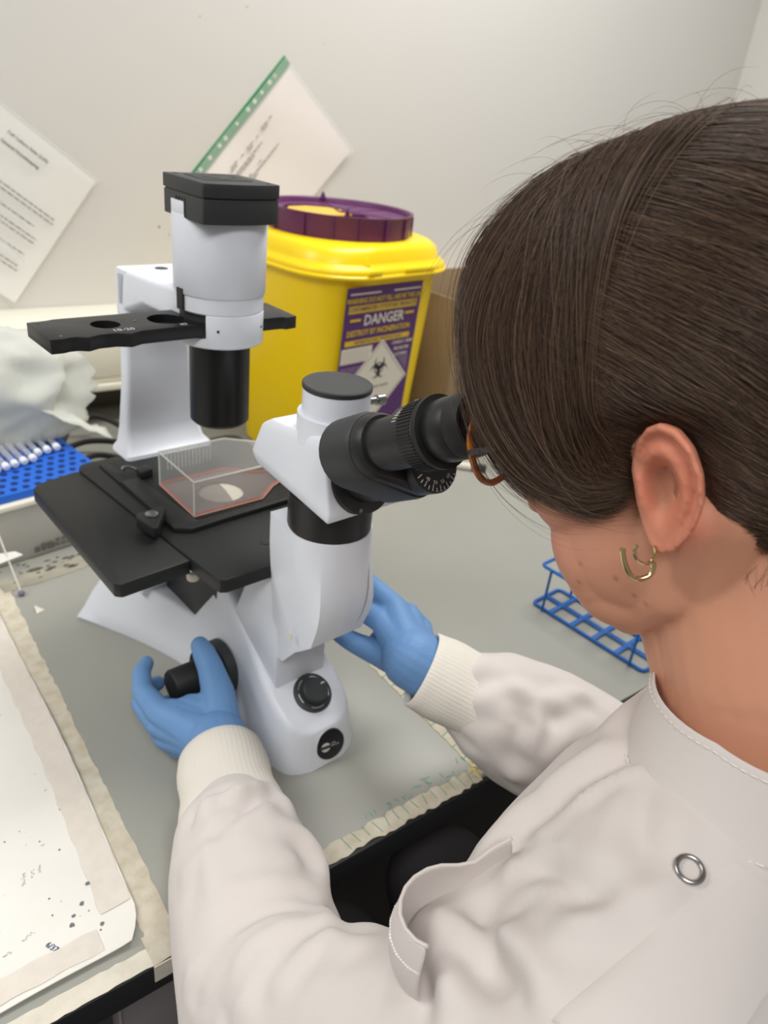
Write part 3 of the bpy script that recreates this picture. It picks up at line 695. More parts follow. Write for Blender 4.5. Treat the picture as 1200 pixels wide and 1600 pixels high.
# label on the broad face; the face leans outward towards the top
fa = Vector((0, -.130, .004)); fb = Vector((0, -.152, RZ-.02)); upf = (fb-fa).normalized(); nf = Vector((0, -upf.z, upf.y))
def LB(x, h, lift=.0006): 
    p = fa + upf*(.336-(.315-h)*.70) + nf*lift
    return frame((-.0235+.70*(x+.010), p.y, p.z), (1, 0, 0), upf) @ Matrix.Diagonal((.7, .7, 1, 1))
LPUR = mat('label_purple', (84, 40, 104), .45); LYEL = mat('label_yellow', (222, 186, 34), .5); LWHI = mat('label_white', (222, 214, 198), .5); LBLK = mat('label_black', (50, 52, 56), .6)
lx0, lx1 = -.142, .122; lw = lx1-lx0
lab = obj('danger_label', G().box(lx0, lx1, -.10, .270, -.0004, .0002, LB(0, .045)), LPUR, bn)
def bar(name, x0, x1, h0, h1, m, lift=.0010, par=lab): return obj(name, G().box(x0, x1, h0, h1, 0, .0002, LB(0, .045, lift)), m, par)
# the bar coordinates below run from the label's own lower edge
bar('label_stripe', lx0+.012, lx1-.012, .208, .226, LYEL); bar('label_stripe', lx0+.012, lx1-.022, .128, .141, LYEL)
bar('label_panel', lx0+.004, lx0+.110, .083, .122, LWHI)
def lt(name, body, x, h, size, m, bold=False, sx=1., lift=.0013, align='CENTER'): return text(name, body, size, m, lab, LB(x, .045+h, lift), .0001, align, bold, sx)
cxl = (lx0+lx1)/2
lt('label_lettering', 'WARNING DO NOT FILL ABOVE THE LINE', cxl+.004, .237, .0175, LYEL, True, .80)
lt('label_lettering', 'CONTAMINATED CYTOTOXIC PRODUCTS', cxl, .217, .0145, LPUR, True, .84)
lt('label_lettering', 'DANGER', cxl+.006, .187, .036, LWHI, True, .98)
lt('label_lettering', 'DESTROY BY INCINERATION', cxl-.006, .158, .0200, LYEL, True, .86)
lt('label_lettering', 'INCINERATION ONLY  INFECTIOUS WASTE', cxl-.004, .1345, .009, LPUR, True, .95)
bar('label_rule', lx0+.012, lx1-.15, .252, .2555, LWHI); bar('label_rule', lx0+.160, lx1-.006, .252, .2555, LWHI)
g = G()
r = random.Random(5)
for x0, h, wd in ((lx0+.020, .188, .036), (lx1-.052, .190, .034)):
    g.box(x0, x0+wd, h, h+.006, 0, .0002, LB(0, .045, .0012)); 
obj('label_small_print', g, LYEL, lab)
for k, (s_, h) in enumerate((('CONSULT, WEAR', .117), ('PROTECTIVE', .100), ('CLOTHING', .084))):
    lt('label_lettering', s_, lx1-.044, h, .0115, LWHI, True, .85)
g = G()
for k in range(13):
    h = .004+k*.0055; x = lx0+.006
    while x < lx0+.10-.0*k:
        wd = r.uniform(.006, .022)
        if x+wd < lx0+.014+(.092 if k > 6 else .05+k*.006): g.box(x, x+wd, h, h+.0018, 0, .0002, LB(0, .045, .0010))
        x += wd+.003
for k in range(7):
    h = .074-k*.006; g.box(lx1-.052+k*.006, lx1-.012, h, h+.002, 0, .0002, LB(0, .045, .0010))
stuff(obj('label_fine_print', g, mat('fine_print', (170, 146, 176), .6), lab))
g = G()
for k in range(4): g.box(lx0+.008, lx0+.100, .089+k*.008, .0896+k*.008, 0, .0002, LB(0, .045, .0014))
obj('panel_rules', g, mat('panel_rule', (150, 146, 140), .7), lab)
# hazard diamond with the three-lobed biohazard sign
dcx, dcz, dr_ = cxl+.012, .022, .112
def diamond(rad): return [(dcx+rad*math.cos(t), dcz+rad*math.sin(t)) for t in (-math.pi/2, 0, math.pi/2, math.pi)]
g = G(); g.prism(diamond(dr_), 0, .0002, LB(0, .045, .0014)); obj('hazard_diamond', g, LWHI, lab)
g = G(); o1, o2 = diamond(dr_*.93), diamond(dr_*.91)
for i in range(4):
    j = (i+1) % 4; g.loft([[o1[i]+(z,), o1[j]+(z,), o2[j]+(z,), o2[i]+(z,)] for z in (0, .0002)], LB(0, .045, .0017))
obj('diamond_border', g, mat('diamond_line', (150, 140, 150), .6), lab)
bx_, bh = dcx+.001, dcz+.034
g = G()
def crescent(cx, cy, ro, ri, off, ang):
    pts = []
    for k in range(21):
        t = math.radians(ang + 32 + (296)*k/20); pts.append((cx+ro*math.cos(t), cy+ro*math.sin(t)))
    inn = []
    ox, oy = cx+off*math.cos(math.radians(ang)), cy+off*math.sin(math.radians(ang))
    for k in range(21):
        t = math.radians(ang + 38 + 284*k/20); inn.append((ox+ri*math.cos(t), oy+ri*math.sin(t)))
    inn.reverse()
    for i in range(20):
        g.loft([[pts[i]+(z,), pts[i+1]+(z,), inn[19-i]+(z,), inn[20-i]+(z,)] for z in (0, .0002)], LB(0, .045, .0018))
for ang in (90, 210, 330):
    crescent(bx_+.0145*math.cos(math.radians(ang)), bh+.0145*math.sin(math.radians(ang)), .0185, .0140, .0058, ang)
for a in range(0, 360, 15):
    a0, a1 = math.radians(a), math.radians(a+15.5)
    if a % 120 in (30, 45, 75, 90) or True:
        q = [(bx_+rr_*math.cos(t), bh+rr_*math.sin(t)) for rr_, t in ((.0160, a0), (.0160, a1), (.0132, a1), (.0132, a0))]
        if (a % 120) not in (30-15, 30, 30+15-15): pass
        g.loft([[p+(z,) for p in q] for z in (0, .0002)], LB(0, .045, .0018))
obj('biohazard_sign', g, LBLK, lab)
lt('diamond_lettering', 'CYTOTOXIC WASTE', dcx, dcz-.016, .010, mat('diamond_ink', (140, 132, 130), .6), True, .95, .0018)

# ------------------------------------------------------------------ cardboard box behind the bin
CARD = mat('cardboard', (150, 128, 98), .8, mottle=.06, mscale=15, bump=.05, bscale=200)
cb = thing('cardboard_box', 'open brown cardboard box standing on the bench between the bin and the wall', 'box', (1.262, 1.235, BZ+.0003), math.radians(4))
t_ = .004
obj('back_panel', G().box(-.28, .28, .125-t_, .125, .0, .292), CARD, cb, .001)
obj('side_panel', G().box(-.28, -.28+t_, -.125, .125-t_, 0, .288), CARD, cb, .001)
obj('side_panel', G().box(.28-t_, .28, -.125, .125-t_, 0, .288), CARD, cb, .001)
obj('front_panel', G().box(-.28+t_, .28-t_, -.125, -.125+t_, 0, .185), CARD, cb, .001)
obj('bottom_panel', G().box(-.28+t_, .28-t_, -.125+t_, .125-t_, .0, t_), CARD, cb)
obj('front_flap', G().box(-.255, .25, -.082, 0, 0, t_, Tm(0, -.122, .184) @ Rm('X', 40)), mat('cardboard_lit', (196, 160, 112), .8), cb, .001)  # flap in paler cardboard, the light falling on it put into the colour
obj('shelf_divider', G().box(-.276, .276, -.02, -.016, t_, .24), CARD, cb)

# ------------------------------------------------------------------ document pockets on the wall (wall frame: x along it, z up)
POUCH = mat('clear_pouch', (244, 244, 240), .12, trans=0., ior=1.3, alpha=.16)
def wall_M(x, z, deg): return Rm('Z', math.degrees(BEN)) @ Tm(x, 1.5292, z+BZ) @ Rm('X', 90) @ Rm('Z', deg)
def wavy(x0, x1, y0, y1, n, m_, amp, seed, base=.001, thick=.0006, curl=.0):
    r = random.Random(seed); ph = [r.uniform(0, 6.28) for _ in range(6)]
    vt = []
    def hgt(s, t):
        return base + amp*(1+math.sin(5*s+ph[0])*math.cos(4*t+ph[1])*.6+.4*math.sin(9*s+3*t+ph[2]))*.5 + curl*max(0, (s*.5+t*.5))**3
    for k in (1, 0):
        for j in range(m_+1):
            for i in range(n+1):
                s, t = i/n, j/m_; vt.append((x0+(x1-x0)*s, y0+(y1-y0)*t, hgt(s, t) + (thick if k else 0)))
    W_ = n+1; nv = W_*(m_+1); fs = []
    for j in range(m_):
        for i in range(n):
            a = j*W_+i; fs.append((a, a+1, a+1+W_, a+W_)); fs.append((nv+a, nv+a+W_, nv+a+1+W_, nv+a+1))
    for i in range(n): fs.append((i, nv+i, nv+i+1, i+1)); b0 = m_*W_+i; fs.append((b0, b0+1, nv+b0+1, nv+b0))
    for j in range(m_): a = j*W_; fs.append((a, a+W_, nv+a+W_, nv+a)); b0 = a+n; fs.append((b0, nv+b0, nv+b0+W_, b0+W_))
    return vt, fs
def put(o, M_): o.data.transform(M_); return o
# left pocket: top right corner near (.455,.435), its right-hand edge runs down to the lower left
def wp(px_, pz_): return (px_, pz_)
d1 = thing('document_pocket', 'clear plastic pocket with a typed page about cell culture housekeeping, hung askew at the left', 'document pocket', (0, 0, BZ))
top_dir = math.degrees(math.atan2(.435-.548, .478-.330))           # along the top edge, downwards to the right
PM1 = wall_M(.484, .428, top_dir)                                   # origin = top right corner, +x on past the corner, -y down the page
def inv(o, parent): o.data.transform(Matrix.Translation(-parent.location)) if parent.rotation_euler.z == 0 else None; return o
vt, fs = wavy(-.236, -.001, -.274, -.006, 12, 20, .004, 1, .0008, .0005, .0)
pg = obj('page', G().add([PM1 @ Vector(p) for p in vt], fs), mat('page_white', (240, 238, 234), .7), d1, smooth=80); inv(pg, d1)
vt, fs = wavy(-.245, .0, -.281, .0, 12, 20, .005, 1, .0024, .0003, .004)
pv_ = obj('plastic_sleeve', G().add([PM1 @ Vector(p) for p in vt], fs), POUCH, d1, smooth=80); inv(pv_, d1)
def page_text(body, size, x, y, M0, par, m=INK, bold=False, align='LEFT'):
    o = text('page_lettering', body, size, m, par, M0 @ Tm(x, y, .0125), .0001, align, bold); inv(o, par); return o
page_text('Cell Culture Suite (2.03)', .0076, -.0842, -.0327, PM1, d1, INK, True, 'RIGHT')
page_text('General Housekeeping', .0076, -.0916, -.0505, PM1, d1, INK, True, 'RIGHT')
def greek(M0, par, lines, h, seed, name='typed_lines'):
    r = random.Random(seed); g = G()
    for x0, x1, y in lines:
        x = x0
        while x < x1:
            wd = min(r.uniform(.004, .012), x1-x); g.box(x, x+wd, y-h/2, y+h/2, .0105, .0107, M0); x += wd+.0022
    o = obj(name, g, INK_GREY, par); inv(o, par); stuff(o)
greek(PM1, d1, [(-.215, -.025, -.108), (-.215, -.023, -.116), (-.215, -.148, -.124), (-.215, -.047, -.138), (-.215, -.032, -.156), (-.215, -.030, -.164), (-.215, -.150, -.172), (-.215, -.035, -.190), (-.215, -.034, -.214), (-.215, -.030, -.222)], .0022, 3)
g = G(); g.tube([(-.075+.010*k, -.190-.002*math.sin(k*.4)-.0008*k*k*.6, .0105) for k in range(6)], .0012, 6, PM1, flat=.3); o = obj('crease_glint', g, mat('crease_shine', (240, 240, 236), .3), d1); inv(o, d1)  # shine along a crease of the sleeve, painted as a pale streak
# right pocket: green punched binding edge runs from the top right down to the left
d2 = thing('document_pocket', 'clear punched pocket with a green binding edge pinned at an angle above the bin', 'document pocket', (0, 0, BZ))
gx0, gz0, gx1, gz1 = .868, .668, .615, .385
ang = math.degrees(math.atan2(gz1-gz0, gx1-gx0))                    # down along the green edge
PM2 = wall_M(gx0, gz0, ang)                                         # +x down the green edge, +y towards the page
vt, fs = wavy(.008, .305, .020, .232, 26, 20, .009, 5, .0008, .0005)
pg = obj('page', G().add([PM2 @ Vector(p) for p in vt], fs), mat('page_cream', (242, 234, 230), .7), d2, smooth=80); inv(pg, d2)
vt, fs = wavy(0, .312, .0, .238, 26, 20, .010, 5, .0022, .0003)
o = obj('plastic_sleeve', G().add([PM2 @ Vector(p) for p in vt], fs), POUCH, d2, smooth=80); inv(o, d2)
be = obj('binding_edge', G().box(0, .312, -.0015, .0175, .0005, .0016, PM2), mat('binding_green', (34, 140, 84), .45), d2); inv(be, d2)
HOL = mat('punch_hole', (222, 220, 214), .7)
for k, (x, rr_) in enumerate(((.041, .0042), (.058, .0045), (.083, .0038), (.106, .0045), (.127, .0045), (.163, .0034), (.200, .0042), (.219, .0042), (.25, .0042), (.28, .004))):
    h = obj('punched_hole', G().lathe([(rr_, .0014), (rr_, .0019)], 20, PM2 @ Tm(x, .0085, 0)), HOL if k else mat('pin_head', (198, 180, 156), .5), be)
    h.data.transform(Matrix.Translation(-d2.location))
g_lines = []
greek(PM2, d2, [(.100, .108, .048), (.115, .135, .048), (.118, .134, .053), (.148, .154, .052), (.165, .185, .051), (.170, .185, .056), (.196, .203, .052), (.215, .235, .05), (.22, .24, .055), (.15, .235, .066), (.18, .24, .071), (.175, .185, .088), (.21, .22, .09), (.125, .24, .095), (.2, .25, .1)], .0022, 6)

# ------------------------------------------------------------------ left back: storage box, blue rack, tubes, plastic bag, swab, cables
sbx = thing('plastic_storage_box', 'translucent grey plastic box with printed front standing behind the paper sheet', 'box', (.137, .972, BZ+.0003), math.radians(11))
TRB = mat('translucent_plastic', (206, 204, 198), .25, trans=.35, ior=1.2, mottle=.04)
g = G(); g.loft([[(-.22, 0, 0), (.148, 0, 0), (.148, .20, 0), (-.22, .20, 0)], [(-.222, -.002, .088), (.150, -.002, .088), (.150, .202, .088), (-.222, .202, .088)]]); obj('body', g, TRB, sbx, .003)
obj('rim', G().prism(rrect(-.226, .154, -.006, .206, .006), .083, .0905), mat('box_rim', (226, 221, 206), .4), sbx, .0015)
g = G(); r = random.Random(8)
for row, (x0, x1, h) in enumerate(((.064, .094, .0165), (.064, .112, .0090), (.034, .037, .0085), (.034, .037, .0125), (.044, .060, .0080), (.044, .060, .0120), (.044, .060, .0155))):
    x = x0
    while x < x1: wd = r.uniform(.004, .011); g.box(x, x+wd, -.0030, -.0018, h, h+.0034); x += wd+.0025
stuff(obj('box_small_print', g, mat('print_faint', (104, 102, 98), .7), sbx))
rk = thing('pipette_tip_rack', 'bright blue perforated tip rack lying on the translucent box', 'rack', (.137, .972, BZ+.0906), math.radians(11))
BLUE = mat('rack_blue', (30, 100, 205), .4)
rack = obj('plate', G().prism(rrect(-.215, .148, .004, .176, .004), 0, .012), BLUE, rk, .0012)
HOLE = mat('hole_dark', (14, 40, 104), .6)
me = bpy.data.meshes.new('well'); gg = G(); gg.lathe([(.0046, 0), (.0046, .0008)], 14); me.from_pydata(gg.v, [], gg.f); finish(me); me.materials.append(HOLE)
for j in range(10):
    for i in range(22):
        x = -.205 + i*.0163 + (.008 if j % 2 else 0); y = .014 + j*.0165
        if x < .142: o = link('well', me, rk); o.location = (x, y, .0119)
TUBE = mat('tube_clear', (236, 238, 240), .12, trans=.75, ior=1.15); WEND = mat('tube_white', (232, 236, 242), .35)
r = random.Random(12)
first = None
k = 0
for i in range(12):
    x = -.030 + i*.0138 + r.uniform(-.001, .001); y = .058 + .0022*i + (.012 if i > 8 else 0)
    lab_ = 'x'
    if first is None:
        t0 = thing('sample_tube', lab_, 'tube', (0, 0, 0), 0, 'tubes lying on the blue rack')
        obj('barrel', G().lathe([(.0042, .006), (.0046, .05), (.0050, .092)], 16), TUBE, t0)
        obj('plug', G().lathe([(.0034, 0), (.0052, .0015), (.0054, .008), (.0044, .010)], 18), WEND, t0)
        first = t0; ins = [t0]
    else:
        t0 = first.copy(); COL.objects.link(t0)
        for ch in list(first.children): c = ch.copy(); COL.objects.link(c); c.parent = t0
    p = Rm('Z', 11) @ Vector((x, y, 0)); t0.location = (.137+p.x, .972+p.y, BZ+.1085)
    t0['label'] = 'white-ended clear tube on the blue rack, %s of twelve from the left' % ('first', 'second', 'third', 'fourth', 'fifth', 'sixth', 'seventh', 'eighth', 'ninth', 'tenth', 'eleventh', 'twelfth')[i]
    t0.rotation_euler = (math.radians(-82), 0, math.radians(11+r.uniform(-3, 3)))
# crumpled bag
BAG = mat('bag_film', (236, 238, 232), .35, trans=.25, ior=1.08, alpha=.62, spec=.5)
def fbm(p, f):
    x, y, z = p; return (math.sin(x*f+1.3*math.sin(y*f*.9))+math.sin(y*f*1.1+1.7*math.sin(z*f*.8+.5))+math.sin(z*f*1.2+1.1*math.sin(x*f*.7+2.)))/3
bg = thing('plastic_bag', 'crumpled translucent white plastic bag slumped over the blue rack', 'bag', (.14, 1.10, BZ+.104), 0)
from mathutils import noise as mnoise
def bag_sheet(seed, rx, ry, rz, c, n=72, m_=44, amp=.22):
    vs = []; r = random.Random(seed); off = Vector((r.uniform(0, 50), r.uniform(0, 50), r.uniform(0, 50)))
    for j in range(m_+1):
        for i in range(n):
            th = 2*math.pi*i/n; ph = -math.pi*.40 + math.pi*.90*j/m_
            d = Vector((math.cos(ph)*math.cos(th), math.cos(ph)*math.sin(th), math.sin(ph)))
            q = d*1.5 + off
            k = 1-abs(mnoise.noise(q))*1.7 + .35*(1-abs(mnoise.noise(q*2.1))*2) + .10*mnoise.noise(q*4.5)
            s_ = 1. - amp + amp*k
            vs.append((c[0]+rx*d.x*s_, c[1]+ry*d.y*s_, max(c[2]+rz*d.z*s_, .0005)))
    fs = []
    for j in range(m_):
        for i in range(n): i2 = (i+1) % n; fs.append((j*n+i, j*n+i2, (j+1)*n+i2, (j+1)*n+i))
    return vs, fs
for sd, rx, ry, rz, c in ((3, .165, .085, .105, (.020, .085, .060)), (17, .13, .08, .085, (-.085, .095, .125))):
    vs, fs = bag_sheet(sd, rx, ry, rz, c); g = G().add(vs, fs)
    o = obj('film', g, BAG, bg, smooth=70); md = o.modifiers.new('thickness', 'SOLIDIFY'); md.thickness = .0006
# loose tail of the bag to the right
g = G(); r = random.Random(3); vs = []; fs = []
for j in range(9):
    for i in range(13):
        s, t = i/12, j/8
        vs.append((.05+.125*s, .02+.09*t-.05*s, .05*(1-s)**1.2*(1-.3*t)+.035*math.sin(2.5*t+1)*(1-s*.6)+.012*mnoise.noise(Vector((s*5, t*4, 1)))+.004))
for j in range(8):
    for i in range(12): a = j*13+i; fs.append((a, a+1, a+14, a+13))
g.add(vs, fs); o = obj('tail', g, BAG, bg, smooth=30); md = o.modifiers.new('thickness', 'SOLIDIFY'); md.thickness = .0006
# swab
sw = thing('cotton_swab', 'white swab stick with a grey violet tip standing against the storage box', 'swab', (.1335, .893, BZ))
d_ = Vector((-.012, .045, .080)).normalized()
obj('stick', G().tube([Vector((0, 0, .004))+d_*t for t in (.003, .02, .05, .088)], .0011, 10), mat('stick_white', (226, 222, 210), .5), sw)
obj('tip', G().ball((0, 0, .0040), (.0042, .0042, .0040), 16, 10), mat('swab_tip', (118, 116, 146), .8), sw)
obj('paper_flag', G().loft([[(-.030, .018, .040), (.012, .022, .046), (.004, .028, .050), (-.030, .028, .052)], [(-.030, .018, .0405), (.012, .022, .0465), (.004, .028, .0505), (-.030, .028, .0525)]]), PAPER, sw)
# cables behind the microscope
r = random.Random(2)
for k, pts in enumerate(([(.30, 1.33, .006), (.33, 1.36, .03), (.37, 1.345, .045), (.41, 1.30, .028), (.43, 1.24, .006)], [(.27, 1.285, .006), (.33, 1.290, .022), (.385, 1.255, .026), (.425, 1.215, .018), (.44, 1.16, .006)], [(.29, 1.235, .006), (.335, 1.245, .014), (.37, 1.215, .014), (.385, 1.205, .006)])):
    P = []
    for i in range(len(pts)-1):
        for q in range(6):
            t = q/6; a = pts[max(i-1, 0)]; b2 = pts[i]; c_ = pts[i+1]; d2_ = pts[min(i+2, len(pts)-1)]
            P.append(tuple(.5*((2*b2[m]) + (-a[m]+c_[m])*t + (2*a[m]-5*b2[m]+4*c_[m]-d2_[m])*t*t + (-a[m]+3*b2[m]-3*c_[m]+d2_[m])*t**3) + (BZ if m == 2 else 0) for m in range(3)))
    P.append((pts[-1][0], pts[-1][1], pts[-1][2]+BZ))
    tag(obj('power_cable', G().tube(P, .0052, 10), RUBBER), ('black power cable looping highest behind the microscope stage', 'black power cable lying in the middle of the bundle behind the stage', 'short black power cable lowest and nearest in the bundle behind the stage')[k], 'cable')
pb = thing('power_adapter', 'black power adapter lying on the bench behind the stage', 'adapter', (.375, 1.17, BZ), math.radians(20))
obj('body', G().box(-.045, .045, -.028, .028, 0, .032), RUBBER, pb, .004)

# ------------------------------------------------------------------ blue wire rack on the right
WB_ = mat('wire_blue', (24, 100, 180), .4)
wr_ = thing('wire_tube_rack', 'empty blue wire tube rack standing on the bench at the right', 'rack', (.781, .455, BZ), math.radians(96))
X0_, X1_, Y0_, Y1_ = -.066, .115, -.031, .031
def loopo(name, z, rad): 
    return obj(name, G().tube([(x, y, z) for x, y in rrect(X0_, X1_, Y0_, Y1_, .007, 4)], rad, 8, closed=True), WB_, wr_)
loopo('bottom_frame', .0026, .0024); loopo('top_frame', .066, .0024)
for z in (.0026, .066):
    for x in (-.022, .014, .050, .086): obj('cross_bar', G().box(x-.0035, x+.0035, Y0_, Y1_, z-.0008, z+.0008), WB_, wr_, .0004)
    for y in (-.0022, .0022): obj('long_wire', G().tube([(X0_, y, z), (X1_, y, z)], .0016, 8), WB_, wr_)
for x in (-.046, .096):
    for y in (Y0_-.003, Y1_+.003): obj('upright', G().tube([(x, y, .0016), (x, y, .069)], .0019, 8), WB_, wr_)
# marker pen seen beyond the eyepieces
mk = thing('marker_pen', 'short pen with a black cap lying on the bench beyond the eyepieces', 'pen', (.955, .952, BZ+.0075), math.radians(-42))
MK = Rm('Y', 90)
obj('barrel', G().lathe([(.0072, -.055), (.0075, -.053), (.0075, .004)], 24, MK), mat('pen_barrel', (214, 205, 194), .4), mk)
obj('cap', G().lathe([(.0078, .002), (.0078, .028), (.0066, .030)], 24, MK), RUBBER, mk)
# ------------------------------------------------------------------ the person: seated at the microscope, leaning to the eyepieces
PX, PY = .40, .02
person = thing('person', 'seated person in a white lab coat and blue gloves leaning to look through the microscope', 'person', (PX, PY, 0))
PT = Matrix.Translation((-PX, -PY, BZ))                # coordinates below: world x, y and height above the bench
def pobj(name, g, m, parent=person, **k):
    g2 = G(); g2.add(g.v, g.f, PT); return obj(name, g2, m, parent, **k)
def pblob(name, g, m, parent, voxel, iters, fac=.5):
    g2 = G(); g2.add(g.v, g.f, PT); return blob(name, g2, m, parent, voxel, iters, fac)
# head frame: x to her right, y forward, z up, origin between the ears
HX = Vector((.96058590, .27682909, .02530560)); HF = Vector((-.24067558, .87376717, -.42261826)); HU = Vector((-.13910423, .39987071, .90595443))
HO = Vector((.36527, .20114, .45694))
HB = Matrix(((HX.x, HF.x, HU.x, HO.x), (HX.y, HF.y, HU.y, HO.y), (HX.z, HF.z, HU.z, HO.z), (0, 0, 0, 1)))
HBi = HB.inverted()
def hp(x, y, z): return HB @ Vector((x, y, z))
HR = HB.to_3x3().to_4x4()

SKIN = mat('skin', (206, 152, 124), .5, spec=.35, sss=.12, bump=.06, bscale=900)
def tint_skin():
    nt = SKIN.node_tree; N = nt.nodes; L = nt.links; b = N['Principled BSDF']
    at = N.new('ShaderNodeAttribute'); at.attribute_name = 'tint'
    L.new(at.outputs['Color'], b.inputs['Base Color'])
tint_skin()

g = G()
def hell(c, r): g.ball(tuple(hp(*c)), r, 28, 18, HR.to_3x3().to_4x4())
hell((0, -.012, .045), (.073, .094, .085)); hell((0, .035, .045), (.062, .056, .056))
hell((0, .040, -.015), (.058, .048, .060)); hell((0, .035, -.062), (.044, .046, .036))
for s in (-1, 1):
    hell((s*.040, .048, -.010), (.026, .027, .024)); hell((s*.046, .026, -.036), (.020, .036, .040)); hell((s*.038, .047, -.040), (.024, .024, .036)); hell((s*.034, .036, -.066), (.023, .030, .026)); hell((s*.036, .042, -.054), (.023, .027, .030))
    g.chain([hp(s*.050, .002, -.030), hp(s*.047, .004, -.062), hp(s*.031, .036, -.082), hp(s*.012, .047, -.090)], [.018, .017, .016, .016])
    g.chain([hp(s*.006, .098, .020), hp(s*.026, .092, .034), hp(s*.046, .074, .028)], [.007, .009, .008], 12)
    hell((s*.032, .080, .018), (.0150, .0125, .0125))
    hell((s*.009, .092, -.024), (.0085, .010, .0075))
    g.chain([hp(s*.060, -.02, -.02), hp(s*.040, .0, -.06)], [.016, .02], 12)
g.chain([hp(0, .092, .022), hp(0, .095, .0), hp(0, .101, -.018)], [.0085, .0085, .0095], 14)
hell((0, .053, -.088), (.019, .016, .015)); hell((0, .080, -.048), (.020, .010, .0065)); hell((0, .077, -.058), (.018, .010, .0075)); hell((0, .068, -.056), (.034, .016, .026))
# neck and upper chest, down into the collar
nb = Vector((.372, .108, .335))
g.chain([hp(0, -.028, .0), hp(0, -.022, -.045), nb+Vector((-.002, .012, .02)), nb+Vector((0, 0, -.05))], [.058, .0535, .054, .060], 28)
g.chain([hp(0, .012, -.072), nb+Vector((-.004, .028, .0))], [.036, .040], 20)
for s in (-1, 1):
    g.chain([hp(s*.052, -.03, -.02), nb+Vector((s*.010, .046, -.02))], [.020, .014], 14)       # the long neck muscle
    g.chain([nb+Vector((s*.02, -.005, -.05)), nb+Vector((s*.10, -.01, -.12))], [.045, .04], 16)
g.ball(tuple(nb+Vector((0, -.01, -.12))), (.11, .07, .08), 24, 14)
# ears
def ear(s):
    out = [(6, .004, .010), (40, .0015, .0165), (70, -.004, .0245), (88, -.011, .0310), (104, -.0185, .0330), (122, -.0265, .0300), (142, -.0325, .0215), (165, -.0350, .0090), (188, -.0335, -.0035), (212, -.0285, -.0140), (238, -.0215, -.0225), (262, -.0130, -.0300), (285, -.0045, -.0330), (305, .0005, -.0290), (325, .0030, -.0200), (345, .0045, -.0090)]
    c = (-.0095, -.0015)
    S = [0, .18, .34, .46, .56, .66, .75, .83, .90, .96, 1.0]
    V1 = []; n = len(out)
    def depth(a, t):
        lobe = max(0., math.cos(math.radians(a-285)))**1.5
        front = max(0., math.cos(math.radians(a-10)))**2
        con = -.0120*math.exp(-(t/.42)**2.4)
        anti = .0050*math.exp(-((t-.60)/.12)**2)*(1-lobe)*(1-front)
        gro = -.0026*math.exp(-((t-.79)/.07)**2)*(1-lobe)*(1-front)
        hel = .0048*math.exp(-((t-.93)/.075)**2)*(1-.6*lobe)*(1-front)
        trag = .0055*front*math.exp(-((t-.62)/.25)**2)*math.exp(-((a-(-5 if a < 180 else 355))/28)**2)
        return con + anti + gro + hel + trag + .0015*lobe*(1-abs(t-.6))
    fr = []
    for t in S:
        ring = []
        for a, y, z in out:
            yy = c[0]+(y-c[0])*t; zz = c[1]+(z-c[1])*t
            ring.append(hp(s*(.0705 + max(0., .004-yy)*.42 + .002*max(0., zz/.03) + depth(a, t)), yy, zz))
        fr.append(ring)
    bk = []
    for t in (.93, .80, .5, .2):
        ring = []
        for a, y, z in out:
            yy = c[0]+(y-c[0])*t; zz = c[1]+(z-c[1])*t
            ring.append(hp(s*(.0705 + max(0., .004-yy)*.42 - .0045 - .0045*(1-t)), yy, zz))
        bk.append(ring)
    gg = G(); gg.loft(list(fr) + bk); return gg
for s in (-1, 1):
    e_ = ear(s); g.add(e_.v, e_.f)
    g.chain([hp(s*.058, -.006, .020), hp(s*.057, -.012, .0), hp(s*.058, -.006, -.016)], [.010, .0095, .009], 12)
body = pblob('body', g, SKIN, person, .0016, 7, .5)
# natural colouring: redder ear, rosy cheek, small moles
me = body.data; n = len(me.vertices); co = np.empty(n*3); me.vertices.foreach_get('co', co); co = co.reshape(-1, 3) - np.array([-PX, -PY, BZ])
Bi = np.array(HBi)[:3, :3]; lc_ = (co - np.array(HO)) @ Bi.T
base_c = np.array(lin((208, 150, 122))); ear_c = np.array(lin((224, 138, 112))); cheek_c = np.array(lin((212, 148, 124))); mole_c = np.array(lin((150, 92, 72)))
colr = np.tile(base_c, (n, 1))
def wmix(c, d, w): return c*(1-w[:, None]) + d*w[:, None]
ax = np.abs(lc_[:, 0])
we = np.clip((ax-.068)/.008, 0, 1)*np.exp(-((lc_[:, 1]+.014)/.028)**4 - ((lc_[:, 2]-.002)/.045)**4); colr = wmix(colr, ear_c, we*.85)
colr = wmix(colr, cheek_c, np.exp(-((lc_[:, 1]-.05)/.03)**2-((lc_[:, 2]+.03)/.03)**2)*.7)
MOLES = [(-.0588, .0255, -.050), (-.0562, .019, -.061), (-.0552, .014, -.066), (-.060, .045, -.043), (-.056, .05, -.055)]
for mx_ in MOLES:
    colr = wmix(colr, mole_c, np.exp(-(((lc_[:, 1]-mx_[1])**2+(lc_[:, 2]-mx_[2])**2)/.0013**2))*(lc_[:, 0] < -.03)*.7)
at = me.color_attributes.new('tint', 'FLOAT_COLOR', 'POINT'); at.data.foreach_set('color', np.c_[colr, np.ones(n)].ravel())
